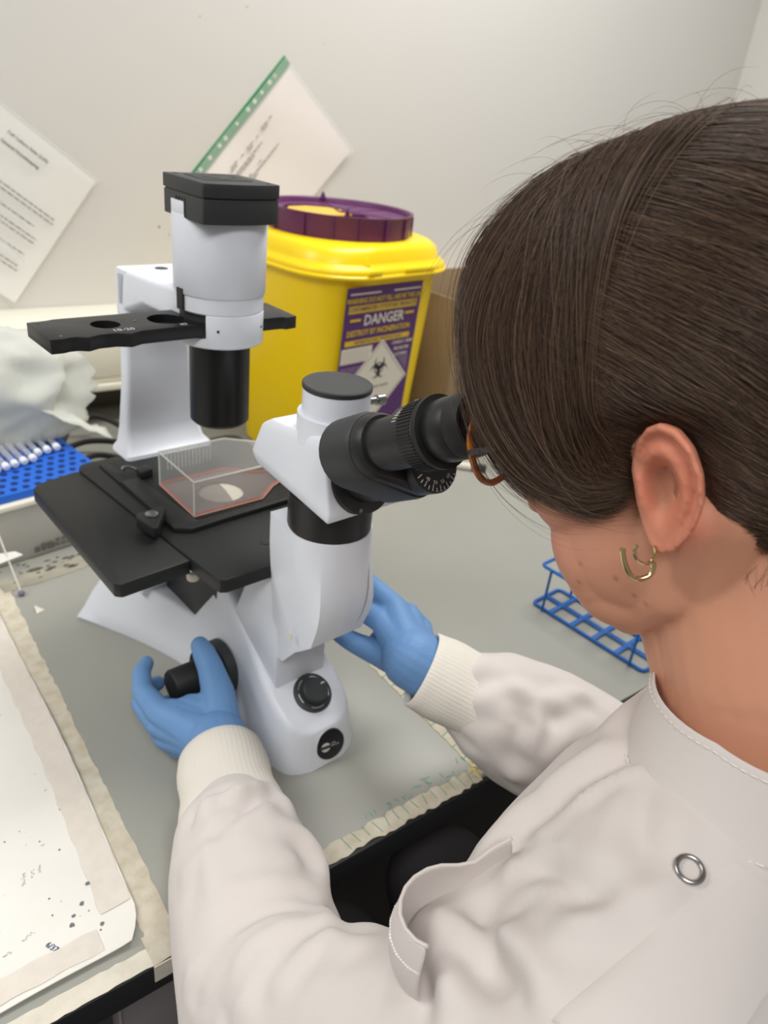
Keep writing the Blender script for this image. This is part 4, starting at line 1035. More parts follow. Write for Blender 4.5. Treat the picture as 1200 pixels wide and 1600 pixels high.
# eyes
for s in (-1, 1):
    g = G(); g.ball(tuple(hp(s*.032, .0805, .020)), .0125, 24, 16); eb = pobj('eyeball', g, mat('eye_white', (232, 226, 220), .15), person)
    g = G(); g.lathe([(.0058, 0), (.0040, .0008), (.0, .0010)], 24, HB @ frame((s*.032, .0805+.0114, .0185), (1, 0, 0), (0, 0, 1), (0, 1, -.05)) , cap=False); pobj('iris', g, mat('iris_brown', (70, 48, 34), .1), eb)
g = G(); g.chain([hp(-.018, .0845, -.0530), hp(0, .0880, -.0525), hp(.018, .0845, -.0530)], [.0022, .0044, .0022], 12); pobj('lips', g, mat('lip', (176, 100, 92), .45), person)

# ------------------------------------------------------------------ lab coat
COAT = mat('coat_cotton', (213, 206, 202), .85, spec=.2, bump=.12, bscale=1400, sheen=.15)
def sup(cx, cy, z, a, b2, ex=2.4, n=48, yaw=5., tilt=0.):
    r = []
    cyw, syw = math.cos(math.radians(yaw)), math.sin(math.radians(yaw))
    for k in range(n):
        t = 2*math.pi*k/n; c_, s_ = math.cos(t), math.sin(t)
        x = a*math.copysign(abs(c_)**(2/ex), c_); y = b2*math.copysign(abs(s_)**(2/ex), s_)
        r.append((cx + x*cyw - y*syw, cy + x*syw + y*cyw, z + tilt*y))
    return r
g = G()
SEC = [(.375, .106, .308, .062, .060), (.375, .106, .302, .100, .078), (.375, .098, .280, .150, .093), (.375, .088, .250, .186, .108), (.375, .076, .20, .200, .122), (.375, .060, .13, .198, .128), (.378, .038, .05, .190, .122), (.382, .014, -.05, .188, .126), (.386, -.004, -.15, .204, .142), (.39, -.012, -.25, .222, .160), (.395, -.01, -.33, .215, .155)]
secs = [sup(*s_) for s_ in SEC]
g.loft(list(reversed(secs)))
LW, LE, LS = Vector((.222, .485, .054)), Vector((.148, .248, .076)), Vector((.196, .058, .225))
RW, RE, RS = Vector((.392, .418, .135)), Vector((.555, .252, .045)), Vector((.556, .095, .245))
def along(a, b2, t): return a + (b2-a)*t
g.chain([along(LW, LE, .39), along(LW, LE, .47), along(LW, LE, .58), along(LW, LE, .8), LE, along(LE, LS, .3), along(LE, LS, .7), LS], [.043, .052, .0575, .0585, .059, .055, .056, .062], 28)
g.chain([along(RW, RE, .30), along(RW, RE, .40), along(RW, RE, .55), along(RW, RE, .8), RE, along(RE, RS, .3), along(RE, RS, .7), RS], [.046, .058, .064, .062, .060, .062, .068, .074], 28)
for a, b2, r1, r2 in ((LS, Vector((.30, .10, .255)), .062, .07), (RS, Vector((.45, .11, .265)), .072, .07)): g.capsule(a, b2, r1, r2, 24)
g.chain([Vector((.212, .128, .196)), Vector((.262, .142, .222)), Vector((.325, .147, .244)), Vector((.40, .145, .262))], [.036, .050, .052, .045], 24)
g.chain([Vector((.225, .152, .214)), Vector((.198, .150, .214)), Vector((.188, .130, .224))], [.035, .029, .028], 24)
coat = pblob('lab_coat', g, COAT, person, .0035, 7, .6)
coat['label'] = 'white cotton lab coat with stand collar'

# cloth folds: soft ridges and furrows worked into the garment
FOLDS = []
def fold(pts, h, wd, sharp=1.0): FOLDS.append((np.array(pts, float), h, wd, sharp))
fold([(0.157, 0.3799, 0.108), (0.1732, 0.3829, 0.1117), (0.1903, 0.3791, 0.1141), (0.2203, 0.3867, 0.0953)], 0.004, .008)
fold([(0.1606, 0.3506, 0.1156), (0.1726, 0.3566, 0.1171), (0.1875, 0.3621, 0.1173), (0.205, 0.3683, 0.1128)], -0.005, .009)
fold([(0.1957, 0.3409, 0.1144), (0.2162, 0.3269, 0.1022), (0.2208, 0.3097, 0.0927), (0.2114, 0.2898, 0.0972)], 0.004, .012)
fold([(0.1521, 0.2883, 0.1186), (0.1633, 0.2801, 0.1183), (0.1838, 0.2712, 0.1124), (0.1979, 0.2594, 0.1025)], -0.005, .009)
fold([(0.153, 0.2968, 0.1189), (0.1742, 0.2907, 0.1175), (0.2016, 0.2832, 0.1037)], 0.004, .010)
fold([(0.1122, 0.2703, 0.1014), (0.1342, 0.275, 0.1148), (0.1645, 0.2663, 0.1194), (0.1838, 0.2438, 0.1288)], 0.005, .010)
fold([(0.1108, 0.2633, 0.1019), (0.129, 0.2531, 0.1215), (0.1487, 0.2442, 0.1361), (0.1713, 0.2362, 0.1412)], -0.007, .008)
fold([(0.1384, 0.2094, 0.1556), (0.1557, 0.2122, 0.1621), (0.1668, 0.2096, 0.1655), (0.1728, 0.1936, 0.1796)], 0.006, .011)
fold([(0.1143, 0.226, 0.1222), (0.1241, 0.2278, 0.1323), (0.1373, 0.2327, 0.1394), (0.1506, 0.232, 0.1449)], -0.007, .008)
fold([(0.1045, 0.2402, 0.1025), (0.1133, 0.2458, 0.1123), (0.1294, 0.24, 0.1295)], 0.004, .010)
fold([(0.2047, 0.2609, 0.0951), (0.1847, 0.2181, 0.1533), (0.1769, 0.1991, 0.1745)], -0.004, .010)
fold([(0.1346, 0.3411, 0.1053), (0.148, 0.3382, 0.1133), (0.1407, 0.3059, 0.1155), (0.1303, 0.2881, 0.1121)], 0.003, .012)
fold([(0.2012, 0.3157, 0.11), (0.2056, 0.2992, 0.1046), (0.1799, 0.2825, 0.1151)], -0.003, .01)
fold([(0.3141, 0.1573, 0.3158), (0.287, 0.1654, 0.2909), (0.2622, 0.1734, 0.2644), (0.231, 0.1724, 0.2488)], 0.003, .012)
fold([(0.2944, 0.1495, 0.3067), (0.2691, 0.1573, 0.2867), (0.2481, 0.1642, 0.2648), (0.2292, 0.1615, 0.2547)], -0.0025, .010)
fold([(0.19, 0.1695, 0.2414), (0.1957, 0.1504, 0.2521), (0.1991, 0.1189, 0.2673), (0.19, 0.0988, 0.2794)], 0.006, .012)
fold([(0.1832, 0.1432, 0.254), (0.1917, 0.126, 0.2579), (0.1868, 0.1069, 0.2703), (0.1785, 0.0936, 0.2748)], -0.005, .011)
fold([(0.2356, 0.146, 0.2708), (0.2275, 0.1097, 0.296), (0.233, 0.0944, 0.3032)], -0.0035, .011)
fold([(0.1779, 0.1414, 0.2533), (0.1697, 0.1301, 0.2517), (0.1637, 0.1178, 0.2461)], 0.004, .012)
fold([(0.2115, 0.156, 0.2508), (0.2332, 0.1529, 0.2619), (0.245, 0.1355, 0.2884)], 0.0015, .005)
fold([(0.2104, 0.1453, 0.2523), (0.2267, 0.132, 0.2765), (0.2277, 0.1165, 0.292)], 0.0015, .005)
fold([(0.1665, 0.1577, 0.2301), (0.1619, 0.1383, 0.2417), (0.157, 0.1283, 0.2359)], -0.004, .012)
fold([(0.262, 0.151, 0.2875), (0.2747, 0.1442, 0.3012), (0.293, 0.1394, 0.3121)], 0.0025, .006)
fold([(0.2847, 0.1245, 0.3172), (0.2631, 0.1105, 0.3132), (0.2534, 0.0986, 0.3109)], -0.003, .010)
fold([(0.2116, 0.1049, 0.2892), (0.2244, 0.0967, 0.2989), (0.2509, 0.086, 0.3099)], 0.003, .010)
fold([(0.4033, 0.3681, 0.1329), (0.424, 0.3751, 0.1496), (0.4424, 0.3766, 0.1528)], 0.0025, .010)
fold([(0.4133, 0.3595, 0.1431), (0.4301, 0.3539, 0.1517), (0.4519, 0.3415, 0.1537)], -0.00165, .009)
fold([(0.4405, 0.3405, 0.1562), (0.4524, 0.3163, 0.1444), (0.4436, 0.3006, 0.1302), (0.4324, 0.2962, 0.1141)], 0.0025, .010)
fold([(0.4324, 0.328, 0.1408), (0.4313, 0.3121, 0.1316), (0.422, 0.3085, 0.1083)], -0.00165, .010)
fold([(0.4465, 0.2987, 0.1304), (0.4799, 0.2931, 0.1387), (0.5146, 0.2911, 0.134)], -0.00138, .010)
fold([(0.4214, 0.3072, 0.0736), (0.4393, 0.2847, 0.1053), (0.4633, 0.2822, 0.1265)], 0.002, .012)
fold([(0.3965, 0.3643, 0.1116), (0.4011, 0.3522, 0.0959), (0.4034, 0.3271, 0.093)], -0.0011, .008)
fold([(0.4761, 0.3156, 0.1468), (0.4997, 0.304, 0.142), (0.5124, 0.2849, 0.1323)], 0.002, .009)
fold([(0.4023, 0.3618, 0.1306), (0.4036, 0.3478, 0.1222), (0.4159, 0.3241, 0.1287)], -0.0011, .010)
def seg_dist(P, a, b2):
    d = b2-a; L2 = (d*d).sum(); t = np.clip(((P-a)@d)/L2, 0, 1); q = a + t[:, None]*d
    return np.linalg.norm(P-q, axis=1), t
def apply_folds(o, folds, wrinkle):
    me = o.data; n = len(me.vertices); co = np.empty(n*3); me.vertices.foreach_get('co', co); co = co.reshape(-1, 3)
    no = np.empty(n*3); me.vertices.foreach_get('normal', no); no = no.reshape(-1, 3)
    P = co - np.array([-PX, -PY, BZ]); h = np.zeros(n)
    for pts, amp, wd, sharp in folds:
        m = len(pts)-1; best = np.full(n, 9.); tt = np.zeros(n)
        for i in range(m):
            d, t = seg_dist(P, pts[i], pts[i+1]); k = d < best; best[k] = d[k]; tt[k] = (i+t[k])/m
        taper = np.sin(np.pi*np.clip(.08+.84*tt, 0, 1))**.6
        h += 1.55*amp*taper*(np.exp(-(best/(.8*wd))**2) - .35*np.exp(-((best-1.5*wd)/(.8*wd))**2)*sharp)
    h += wrinkle(P)
    co2 = co + no*h[:, None]; me.vertices.foreach_set('co', co2.ravel()); me.update()
def seeded_noise(P, f, seed):
    out = np.zeros(len(P)); s = np.random.default_rng(seed)
    for k in range(7):
        d = s.normal(size=3); d /= np.linalg.norm(d); ph = s.uniform(0, 6.28); w_ = s.normal(size=3)
        out += np.sin((P@d)*f*(1+.25*k) + ph + 1.6*np.sin((P@w_)*f*.33 + ph*2))/(1+.35*k)
    return out/3.
def coat_wrinkle(P):
    h = .0010*seeded_noise(P, 38., 1) + .0005*seeded_noise(P, 95., 2)
    for W_, E_, sd in ((LW, LE, 5), (RW, RE, 6)):
        a = np.array(W_); b2 = np.array(E_); d = b2-a; L2 = (d*d).sum(); t = ((P-a)@d)/L2; q = a+np.clip(t, 0, 1)[:, None]*d; dist = np.linalg.norm(P-q, axis=1)
        on = np.exp(-np.clip(dist-.075, 0, 1)/.01)*(t > .2)*(t < 1.1)
        # gathers where the sleeve is sewn to the knitted cuff
        u = np.cross(d/np.sqrt(L2), [0, 0, 1.]); u /= np.linalg.norm(u); v = np.cross(d/np.sqrt(L2), u)
        ang = np.arctan2((P-q)@v, (P-q)@u)
        h += on*.0020*np.exp(-((t-.47)/.06)**2)*(np.sin(9*ang+sd)+.6*np.sin(14*ang+2*sd))
    return h
apply_folds(coat, FOLDS, coat_wrinkle)
sm = coat.modifiers.new('soft', 'SMOOTH'); sm.iterations = 1; sm.factor = .4; evaluated(coat)
if not coat.data.materials: coat.data.materials.append(COAT)
coat.data.polygons.foreach_set('use_smooth', [True]*len(coat.data.polygons))
# knitted cuffs
CUFF = mat('cuff_knit', (226, 221, 211), .9, spec=.15, bump=.2, bscale=700)
def cuff(W_, E_, t0, t1, r0, r1, rib=60):
    a = Vector(W_); b2 = Vector(E_); d = (b2-a).normalized(); x = d.cross(Vector((0, 0, 1))).normalized(); y = d.cross(x)
    gg = G(); rings = []
    prof = [(t0+.006, r0-.0045), (t0+.0015, r0-.0035), (t0, r0-.001), (t0+.0015, r0+.0005), (t0+.008, r0+.001)] + [(t0+.008+(t1-t0-.008)*k/8, r0+.001+(r1-r0)*(k/8)**1.3 + .0012*math.sin(k*1.1)) for k in range(1, 9)]
    n = rib*4
    for t, r_ in prof:
        c = a + d*t; ring = []
        for k in range(n):
            an = 2*math.pi*k/n; rr_ = r_ + .00013*math.cos(rib*an) + .0010*math.sin(3*an+t*30); sq = 1.0
            ring.append(c + x*(rr_*1.06*math.cos(an)) + y*(rr_*.94*math.sin(an)))
        rings.append(ring)
    gg.loft(rings, cap=False)
    o = pobj('cuff', gg, CUFF, coat, smooth=70); return o
cuff(LW, LE, .012, .100, .0365, .041)
cuff(RW, RE, .006, .095, .0375, .042)
# stand collar
g = G(); rings = []
def col_pt(t, dz, a, b2, sx, sy):
    return Vector((.3745 + sx + a*math.cos(t), .1015 + sy + b2*math.sin(t), .3165 + dz - .020*max(0., math.sin(t)) + .0012*math.sin(3*t+1)))
for dz, a, b2, sx, sy in ((-.014, .095, .079, 0, 0), (-.002, .0915, .0735, 0, 0), (.006, .0885, .0720, .0008, .002), (.020, .0835, .0705, .0018, .0040), (.0345, .0792, .0695, .0028, .0055), (.0378, .0784, .0690, .003, .006), (.0388, .0776, .0682, .003, .006), (.0378, .0768, .0674, .003, .006), (.020, .0815, .0685, .0018, .0040), (.0, .088, .070, 0, .0)):
    rings.append([col_pt(2*math.pi*i/72, dz, a, b2, sx, sy) for i in range(72)])
g.loft(rings, cap=False); col2 = pobj('collar', g, COAT, coat, smooth=60)
g = G()
for i in range(96):
    t0, t1 = 2*math.pi*i/96, 2*math.pi*(i+.6)/96
    for dz, a, b2, sx, sy in ((.0015, .0912, .0737, .0, .0008), (.0355, .0796, .0699, .0028, .0057)):
        g.tube([col_pt(t0, dz, a, b2, sx, sy), col_pt(t1, dz, a, b2, sx, sy)], .00042 if dz < .01 else .0003, 5)
o = pobj('collar_stitching', g, mat('thread_white', (236, 231, 226), .7), coat); stuff(o)
# open ring snap below the collar, seam of the shoulder closing
SNM = Tm(.2645, .0848, .3152) @ frame((0, 0, 0), (.97, 0, .23), (.04, .98, .19))
pobj('snap_ring', G().tube([SNM @ Vector((.0058*math.cos(2*math.pi*k/40), .0058*math.sin(2*math.pi*k/40), .0006)) for k in range(40)], .00125, 10, closed=True), mat('snap_steel', (176, 174, 172), .22, metal=1.), coat)
SEAM = [(.2843, .0744, .3166), (.2542, .0751, .3101), (.2251, .077, .3010), (.2028, .0795, .2917), (.1823, .0812, .2830)]
cbv = BVHTree.FromPolygons([v.co for v in coat.data.vertices], [tuple(p.vertices) for p in coat.data.polygons])
def drape(p, lift):
    h = cbv.find_nearest(PT @ Vector(p)); return (PT.inverted() @ h[0]) + h[1]*lift
def polyline(pts, n):
    P = [Vector(p) for p in pts]; o = []
    for i in range(len(P)-1):
        for k in range(n): o.append(P[i].lerp(P[i+1], k/n))
    return o + [P[-1]]
ps = polyline(SEAM, 14)
L1 = [drape(p, .0011) for p in ps]; L2 = [drape(Vector(p)+Vector((.02, -.045, -.004)), .0009) for p in ps]; L0 = [drape(Vector(p)+Vector((-.0012, .0028, 0)), -.0006) for p in ps]
g = G(); secs = []
for i in range(len(ps)):
    row = [L0[i], L1[i]] + [drape((Vector(ps[i])+Vector((.02, -.045, -.004))*(k/8)), .0012) for k in range(1, 9)]
    secs.append(row)
k_ = len(secs[0]); vs = [p for r_ in secs for p in r_]
fs = [(i*k_+j, i*k_+j+1, (i+1)*k_+j+1, (i+1)*k_+j) for i in range(len(secs)-1) for j in range(k_-1)]
g.add(vs, fs); pl_ = pobj('shoulder_placket', g, COAT, coat, smooth=60)
# breast pocket, its mouth gaping away from the chest
E_ = [(.2359, .1588, .2735), (.2274, .1627, .2668), (.2171, .1639, .2618), (.2086, .1676, .2609), (.2012, .1718, .2611), (.1939, .1742, .2605), (.1859, .1744, .2599), (.1785, .1722, .2598), (.172, .1677, .2604), (.1664, .1609, .2616), (.1635, .1528, .2637), (.1632, .1449, .2660), (.1646, .1387, .2688)]
g = G(); rows = []
ctr = Vector((.200, .150, .225))
for t in (0., .12, .25, .4, .55, .7, .85, 1.0):
    row = []
    for e in E_:
        e = Vector(e); out_ = Vector((e.x-ctr.x, e.y-ctr.y, 0)); out_ = out_.normalized() if out_.length > 1e-5 else Vector((0, 1, 0))
        row.append(e + Vector((0, -.004, -.075))*t + out_*(.006*math.sin(math.pi*min(1, t*1.3)) - .016*t*t))
    rows.append(row)
k_ = len(E_); g.add([p for r_ in rows for p in r_], [(i*k_+j, i*k_+j+1, (i+1)*k_+j+1, (i+1)*k_+j) for i in range(len(rows)-1) for j in range(k_-1)])
pk = pobj('breast_pocket', g, COAT, coat, smooth=70)
sbs = pk.modifiers.new('round', 'SUBSURF'); sbs.levels = 2; sbs.render_levels = 2
md = pk.modifiers.new('thickness', 'SOLIDIFY'); md.thickness = .0012; md.offset = 0
rim_ = polyline(E_, 4)
pobj('pocket_hem', G().tube(rim_, .0010, 8), COAT, pk)
g = G()
st2 = [rows[1][j]*.35 + rows[2][j]*.65 for j in range(5, k_)]; st2 = polyline(st2, 5)
for i in range(0, len(st2)-1): 
    a, b2 = st2[i], st2[i+1]; g.tube([a, a.lerp(b2, .65)], .0009, 5)
stuff(pobj('pocket_stitching', g, mat('thread_white', (228, 222, 216), .7), pk))

# ------------------------------------------------------------------ trousers, shoes and stool
TRO = mat('trouser_charcoal', (92, 89, 91), .85, mottle=.08, mscale=20, bump=.1, bscale=900)
g = G()
hipL, hipR = Vector((.305, -.02, -.235)), Vector((.475, -.02, -.235)); knL, knR = Vector((.30, .385, -.225)), Vector((.475, .40, -.225)); anL, anR = Vector((.315, .150, -.60)), Vector((.465, .155, -.60))
g.ball((.39, -.03, -.25), (.19, .135, .10), 24, 14)
for a, k_, b2 in ((hipL, knL, anL), (hipR, knR, anR)):
    g.chain([a, along(a, k_, .5), k_, along(k_, b2, .35), b2], [.092, .084, .070, .060, .046], 24)
tro = pblob('trousers', g, TRO, person, .009, 6, .5)
g = G()
for a in (anL, anR): pass
for nm, a in (('shoe', anL), ('shoe', anR)):
    g = G(); g.chain([a+Vector((0, -.03, -.045)), a+Vector((0, .05, -.053)), a+Vector((0, .14, -.060))], [.042, .037, .030], 18); g.chain([a+Vector((0, -.01, .03)), a+Vector((0, -.02, -.03))], [.045, .044], 16)
    pblob(nm, g, RUBBER, person, .008, 5)
st_ = thing('lab_stool', 'black lab stool under the seated person', 'stool', (.39, -.05, 0))
obj('seat', G().lathe([(.17, .500), (.185, .508), (.185, .538), (.17, .547)], 48), RUBBER, st_)
obj('column', G().lathe([(.022, .06), (.022, .500)], 24), STEEL, st_)
obj('foot_ring', G().tube([(.245*math.cos(t), .245*math.sin(t), .2) for t in [2*math.pi*k/40 for k in range(40)]], .009, 8, closed=True), STEEL, st_)
for k in range(5):
    a = 2*math.pi*(k+.3)/5
    obj('leg', G().tube([(.015*math.cos(a), .015*math.sin(a), .09), (.25*math.cos(a), .25*math.sin(a), .035), (.27*math.cos(a), .27*math.sin(a), .012)], .0115, 8), RUBBER, st_)
    obj('spoke', G().tube([(.02*math.cos(a), .02*math.sin(a), .2), (.24*math.cos(a), .24*math.sin(a), .2)], .006, 8), STEEL, st_)

# ------------------------------------------------------------------ gloves
GLOVE = mat('nitrile_blue', (108, 150, 200), .5, spec=.35, bump=.12, bscale=350, mottle=.05, mscale=30)
def mloc(u, v, z): 
    p = MM @ Vector((u, v, z)); return Vector((p.x, p.y, p.z-BZ))
def hand(wrist, mcps, fingers, thumb, palm_pts, name='nitrile_glove', label=None):
    g = G()
    g.chain([wrist[0], wrist[1]], [wrist[2], wrist[3]], 20)
    for m_, r_ in mcps: g.chain([wrist[1], along(wrist[1], m_, .55), m_], [wrist[3]*.82, .0175, r_], 16)
    for i in range(len(mcps)-1):
        a, b2 = mcps[i][0], mcps[i+1][0]; g.capsule(a, b2, .0105, .0105, 14); g.capsule(along(wrist[1], a, .55), along(wrist[1], b2, .55), .0165, .0165, 14)
    for f in fingers: g.chain([p for p, r_ in f], [r_ for p, r_ in f], 14)
    g.chain([p for p, r_ in thumb], [r_ for p, r_ in thumb], 16)
    for a, b2, r1, r2 in palm_pts: g.capsule(a, b2, r1, r2, 16)
    o = pblob(name, g, GLOVE, person, .0016, 6, .5)
    if label: o['label'] = label
    return o
L = mloc
lw0, lw1 = LW + (LE-LW).normalized()*.05, L(-.098, .032, .052)
thumbL = [(L(-.088, .042, .056), .020), (L(-.074, .074, .070), .0165), (L(-.069, .098, .083), .0132), (L(-.068, .113, .0915), .0118), (L(-.068, .121, .0955), .0098)]
idx = [(L(-.125, .098, .054), .0135), (L(-.127, .131, .056), .0108), (L(-.117, .155, .059), .0094), (L(-.107, .165, .060), .0080)]
mid_ = [(L(-.126, .098, .038), .0135), (L(-.126, .138, .034), .0108), (L(-.110, .160, .030), .0094), (L(-.096, .164, .028), .0082)]
rng_ = [(L(-.123, .090, .024), .0125), (L(-.120, .126, .018), .0102), (L(-.104, .144, .014), .009), (L(-.091, .146, .013), .0080)]
lit = [(L(-.116, .080, .016), .0115), (L(-.110, .108, .0115), .0092), (L(-.096, .121, .0105), .0082), (L(-.086, .120, .0105), .0074)]
hand((lw0, lw1, .029, .030), [(f[0][0], f[0][1]) for f in (idx, mid_, rng_, lit)], [idx, mid_, rng_, lit], thumbL,
     [(L(-.095, .05, .056), L(-.116, .090, .055), .0165, .0135), (L(-.09, .050, .045), L(-.110, .085, .04), .018, .015), (L(-.0845, .058, .060), L(-.105, .086, .0585), .0155, .0105), (L(-.080, .066, .064), L(-.098, .088, .059), .0125, .009)], label='blue nitrile glove on the hand holding the near focus knob')
rw0, rw1 = RW + (RE-RW).normalized()*.05, L(.066, -.050, .135)
idR = [(L(.066, -.002, .150), .0125), (L(.064, .036, .146), .0105), (L(.054, .060, .134), .0094), (L(.046, .070, .122), .0080)]
miR = [(L(.083, .000, .160), .0125), (L(.084, .044, .164), .0105), (L(.077, .074, .156), .0096), (L(.068, .088, .142), .0082)]
riR = [(L(.099, -.007, .148), .0118), (L(.100, .032, .138), .0098), (L(.092, .052, .120), .0088), (L(.080, .058, .106), .0078)]
liR = [(L(.110, -.018, .134), .0105), (L(.111, .012, .120), .0088), (L(.102, .027, .106), .008), (L(.090, .029, .096), .0072)]
thR = [(L(.062, -.040, .126), .017), (L(.056, -.012, .121), .0132), (L(.049, .014, .119), .0110), (L(.046, .026, .119), .0100), (L(.044, .033, .119), .0088)]
hand((rw0, rw1, .029, .030), [(f[0][0], f[0][1]) for f in (idR, miR, riR, liR)], [idR, miR, riR, liR], thR,
     [(L(.07, -.045, .135), L(.085, -.02, .145), .020, .016), (L(.085, -.045, .125), L(.105, -.02, .130), .018, .014)], label='blue nitrile glove on the hand behind the column')
# ------------------------------------------------------------------ glasses and earrings
TORT = mat('tortoiseshell', (206, 116, 24), .15, trans=.2, mcol=(120, 60, 18), mscale=90, spec=.6)
gl = pobj('glasses', G().tube([HB @ Vector((-.013 + .001*k, .1015+.002*math.sin(k/26*3.14), .022+.004*math.sin(k/26*3.14))) for k in range(27)], .0019, 8), TORT, person)
for s in (-1, 1):
    rim = []
    for k in range(48):
        t = 2*math.pi*k/48; x = .0255*math.copysign(abs(math.cos(t))**.85, math.cos(t)); z = .0205*math.copysign(abs(math.sin(t))**.85, math.sin(t))
        rim.append(HB @ Vector((s*(.0365)+x, .1010-.10*(abs(s*.0365+x)-.0365)-.08*z*0, .0205+z)))
    pobj('rim', G().tube(rim, .0021, 8, closed=True), TORT, gl)
    gg = G(); gg.add([Vector(p) for p in rim] + [Vector(p)+HF*.0008 for p in rim], [tuple(range(47, -1, -1)), tuple(range(48, 96))] + [(i, (i+1) % 48, 48+(i+1) % 48, 48+i) for i in range(48)])
    pobj('lens', gg, mat('spectacle_lens', (240, 246, 246), .02, alpha=.06, spec=.6), gl)
    pobj('temple_arm', G().tube([HB @ Vector(p) for p in ((s*.0635, .098, .024), (s*.0715, .090, .026), (s*.0765, .05, .029), (s*.0770, .010, .032), (s*.0750, -.008, .033))], .0018, 8), mat('frame_dark', (40, 36, 40), .35), gl)
GOLD = mat('gold', (222, 200, 150), .16, metal=1.)
def ring_path(c, x, y, a, b2, t0, t1, n, ex=2.):
    return [c + x*(a*math.copysign(abs(math.cos(math.radians(t0+(t1-t0)*k/n)))**(2/ex), math.cos(math.radians(t0+(t1-t0)*k/n)))) + y*(b2*math.copysign(abs(math.sin(math.radians(t0+(t1-t0)*k/n)))**(2/ex), math.sin(math.radians(t0+(t1-t0)*k/n)))) for k in range(n+1)]
for s in (-1, 1):
    lob = hp(s*.0775, .0005, -.0265)
    pobj('hoop_earring', G().tube(ring_path(lob + HX*s*.0020 - HU*.0030, (HF*.75+HX*s*.66).normalized(), HU, .0050, .0056, 55, -200, 28), .00085, 8), GOLD, person)
    pobj('link_earring', G().tube(ring_path(lob + HX*s*.0045 - HU*.0055 + HF*.003, (HF*.72+HX*s*.69).normalized(), (HU*1+HF*.10).normalized(), .0066, .0098, 42, -165, 30, 2.6), .00145, 10), GOLD, person)

# ------------------------------------------------------------------ hair: a dark under-layer and thousands of strands
HCOL = mat('hair_under', (50, 37, 28), .7)
SC_, SR_ = np.array((-.0014, -.0083, .0583)), np.array((.0878, .1381, .1022))
def shell(d, k=1.): 
    d = np.asarray(d, float); d = d/np.linalg.norm(d); return SC_ + SR_*d*k
def SRz(q): return SR_ if q[2] >= 0 else np.array((SR_[0], SR_[1], .132))
def to_sphere(p): d_ = np.asarray(p)-SC_; q = d_/SRz(d_); return q/np.linalg.norm(q)
TAIL = to_sphere((.0, -.125, -.058))
hr_ = np.random.default_rng(7)
def slerp(a, b2, t):
    w_ = np.arccos(np.clip(a@b2, -1, 1)); 
    if w_ < 1e-4: return a
    return (np.sin((1-t)*w_)*a + np.sin(t*w_)*b2)/np.sin(w_)
strands = []; radii = []
NP = 14
# hairline along which the swept-back hair starts (head coordinates), left side then mirrored
HLINE = [(-.030, .012, .155), (-.052, .022, .139), (-.068, .030, .118), (-.077, .036, .094), (-.082, .038, .068), (-.082, .034, .048), (-.080, .012, .040), (-.078, -.012, .038), (-.076, -.030, .026), (-.071, -.038, -.002), (-.063, -.046, -.026), (-.048, -.058, -.050)]
HL = np.array(HLINE)
def on_line(A, t):
    t = t*(len(A)-1); i = int(min(t, len(A)-2)); f = t-i; return A[i]*(1-f)+A[i+1]*f
def swept(n, mirror, lo=0., hi=1., kmin=.90, rad=.00010, jit=.09):
    for _ in range(n):
        r0 = on_line(HL, lo+(hi-lo)*hr_.random()); 
        r0 = r0 + np.array((0., hr_.normal()*.007*(r0[2] > .05), 0.))
        if mirror: r0 = r0*np.array((-1, 1, 1))
        a = to_sphere(r0); start = 0. if hr_.random() < .5 else hr_.random()**1.3*.75
        b2 = TAIL + hr_.normal(size=3)*.07; b2 /= np.linalg.norm(b2)
        k = kmin + (1.005-kmin)*hr_.random()**.6
        a2 = slerp(a, b2, start*.8); a2 = a2 + hr_.normal(size=3)*.012; a2 /= np.linalg.norm(a2)
        wv = hr_.normal(size=3)*jit*.35; ph = hr_.random()*6.28; pts = []
        for j in range(NP):
            t = j/(NP-1); q = slerp(a2, b2, t); q = q + wv*np.sin(np.pi*t)*.5 + .006*np.sin(7*t+ph)*np.roll(wv, 1)/ (abs(wv).max()+1e-6); q /= np.linalg.norm(q)
            kk = k if t > .08 else k - (.08-t)*1.2
            pts.append(SC_ + SRz(q)*q*(kk - .05*t*t))
        strands.append(pts); radii.append(rad*(.7+.6*hr_.random()))
# curtain fringe: guides from the parting over the forehead and back towards the ear
R0 = np.array((-.030, .000, .1560))
GD = [
 [(-.030, .000, .156), (-.033, .022, .1535), (-.031, .050, .147), (-.029, .079, .135), (-.034, .094, .116), (-.049, .0955, .088), (-.061, .0905, .056), (-.0605, .087, .028), (-.055, .080, .005), (-.058, .056, -.011), (-.067, .026, -.014), (-.0745, .008, -.008)],
 [(-.033, .000, .1555), (-.042, .022, .150), (-.048, .048, .140), (-.052, .070, .123), (-.061, .081, .101), (-.0690, .082, .073), (-.0735, .078, .045), (-.0715, .070, .020), (-.067, .057, .003), (-.069, .038, -.006), (-.073, .020, -.007), (-.077, .008, -.003)],
 [(-.036, .000, .1550), (-.050, .018, .145), (-.062, .036, .130), (-.070, .053, .110), (-.076, .064, .087), (-.079, .066, .062), (-.080, .060, .038), (-.0785, .050, .018), (-.0755, .038, .006), (-.0755, .026, .001), (-.0765, .016, .000), (-.0785, .008, .001)],
 [(-.039, -.004, .1540), (-.058, .002, .1405), (-.072, .007, .1215), (-.0805, .011, .100), (-.0855, .0145, .078), (-.0875, .017, .060), (-.0875, .019, .043), (-.085, .020, .028), (-.0815, .019, .016), (-.0795, .016, .010), (-.079, .012, .007), (-.0795, .007, .005)]]
GA = np.array(GD)
def guide(phi):
    t = phi*(len(GA)-1); i = int(min(t, len(GA)-2)); f = t-i; return GA[i]*(1-f)+GA[i+1]*f
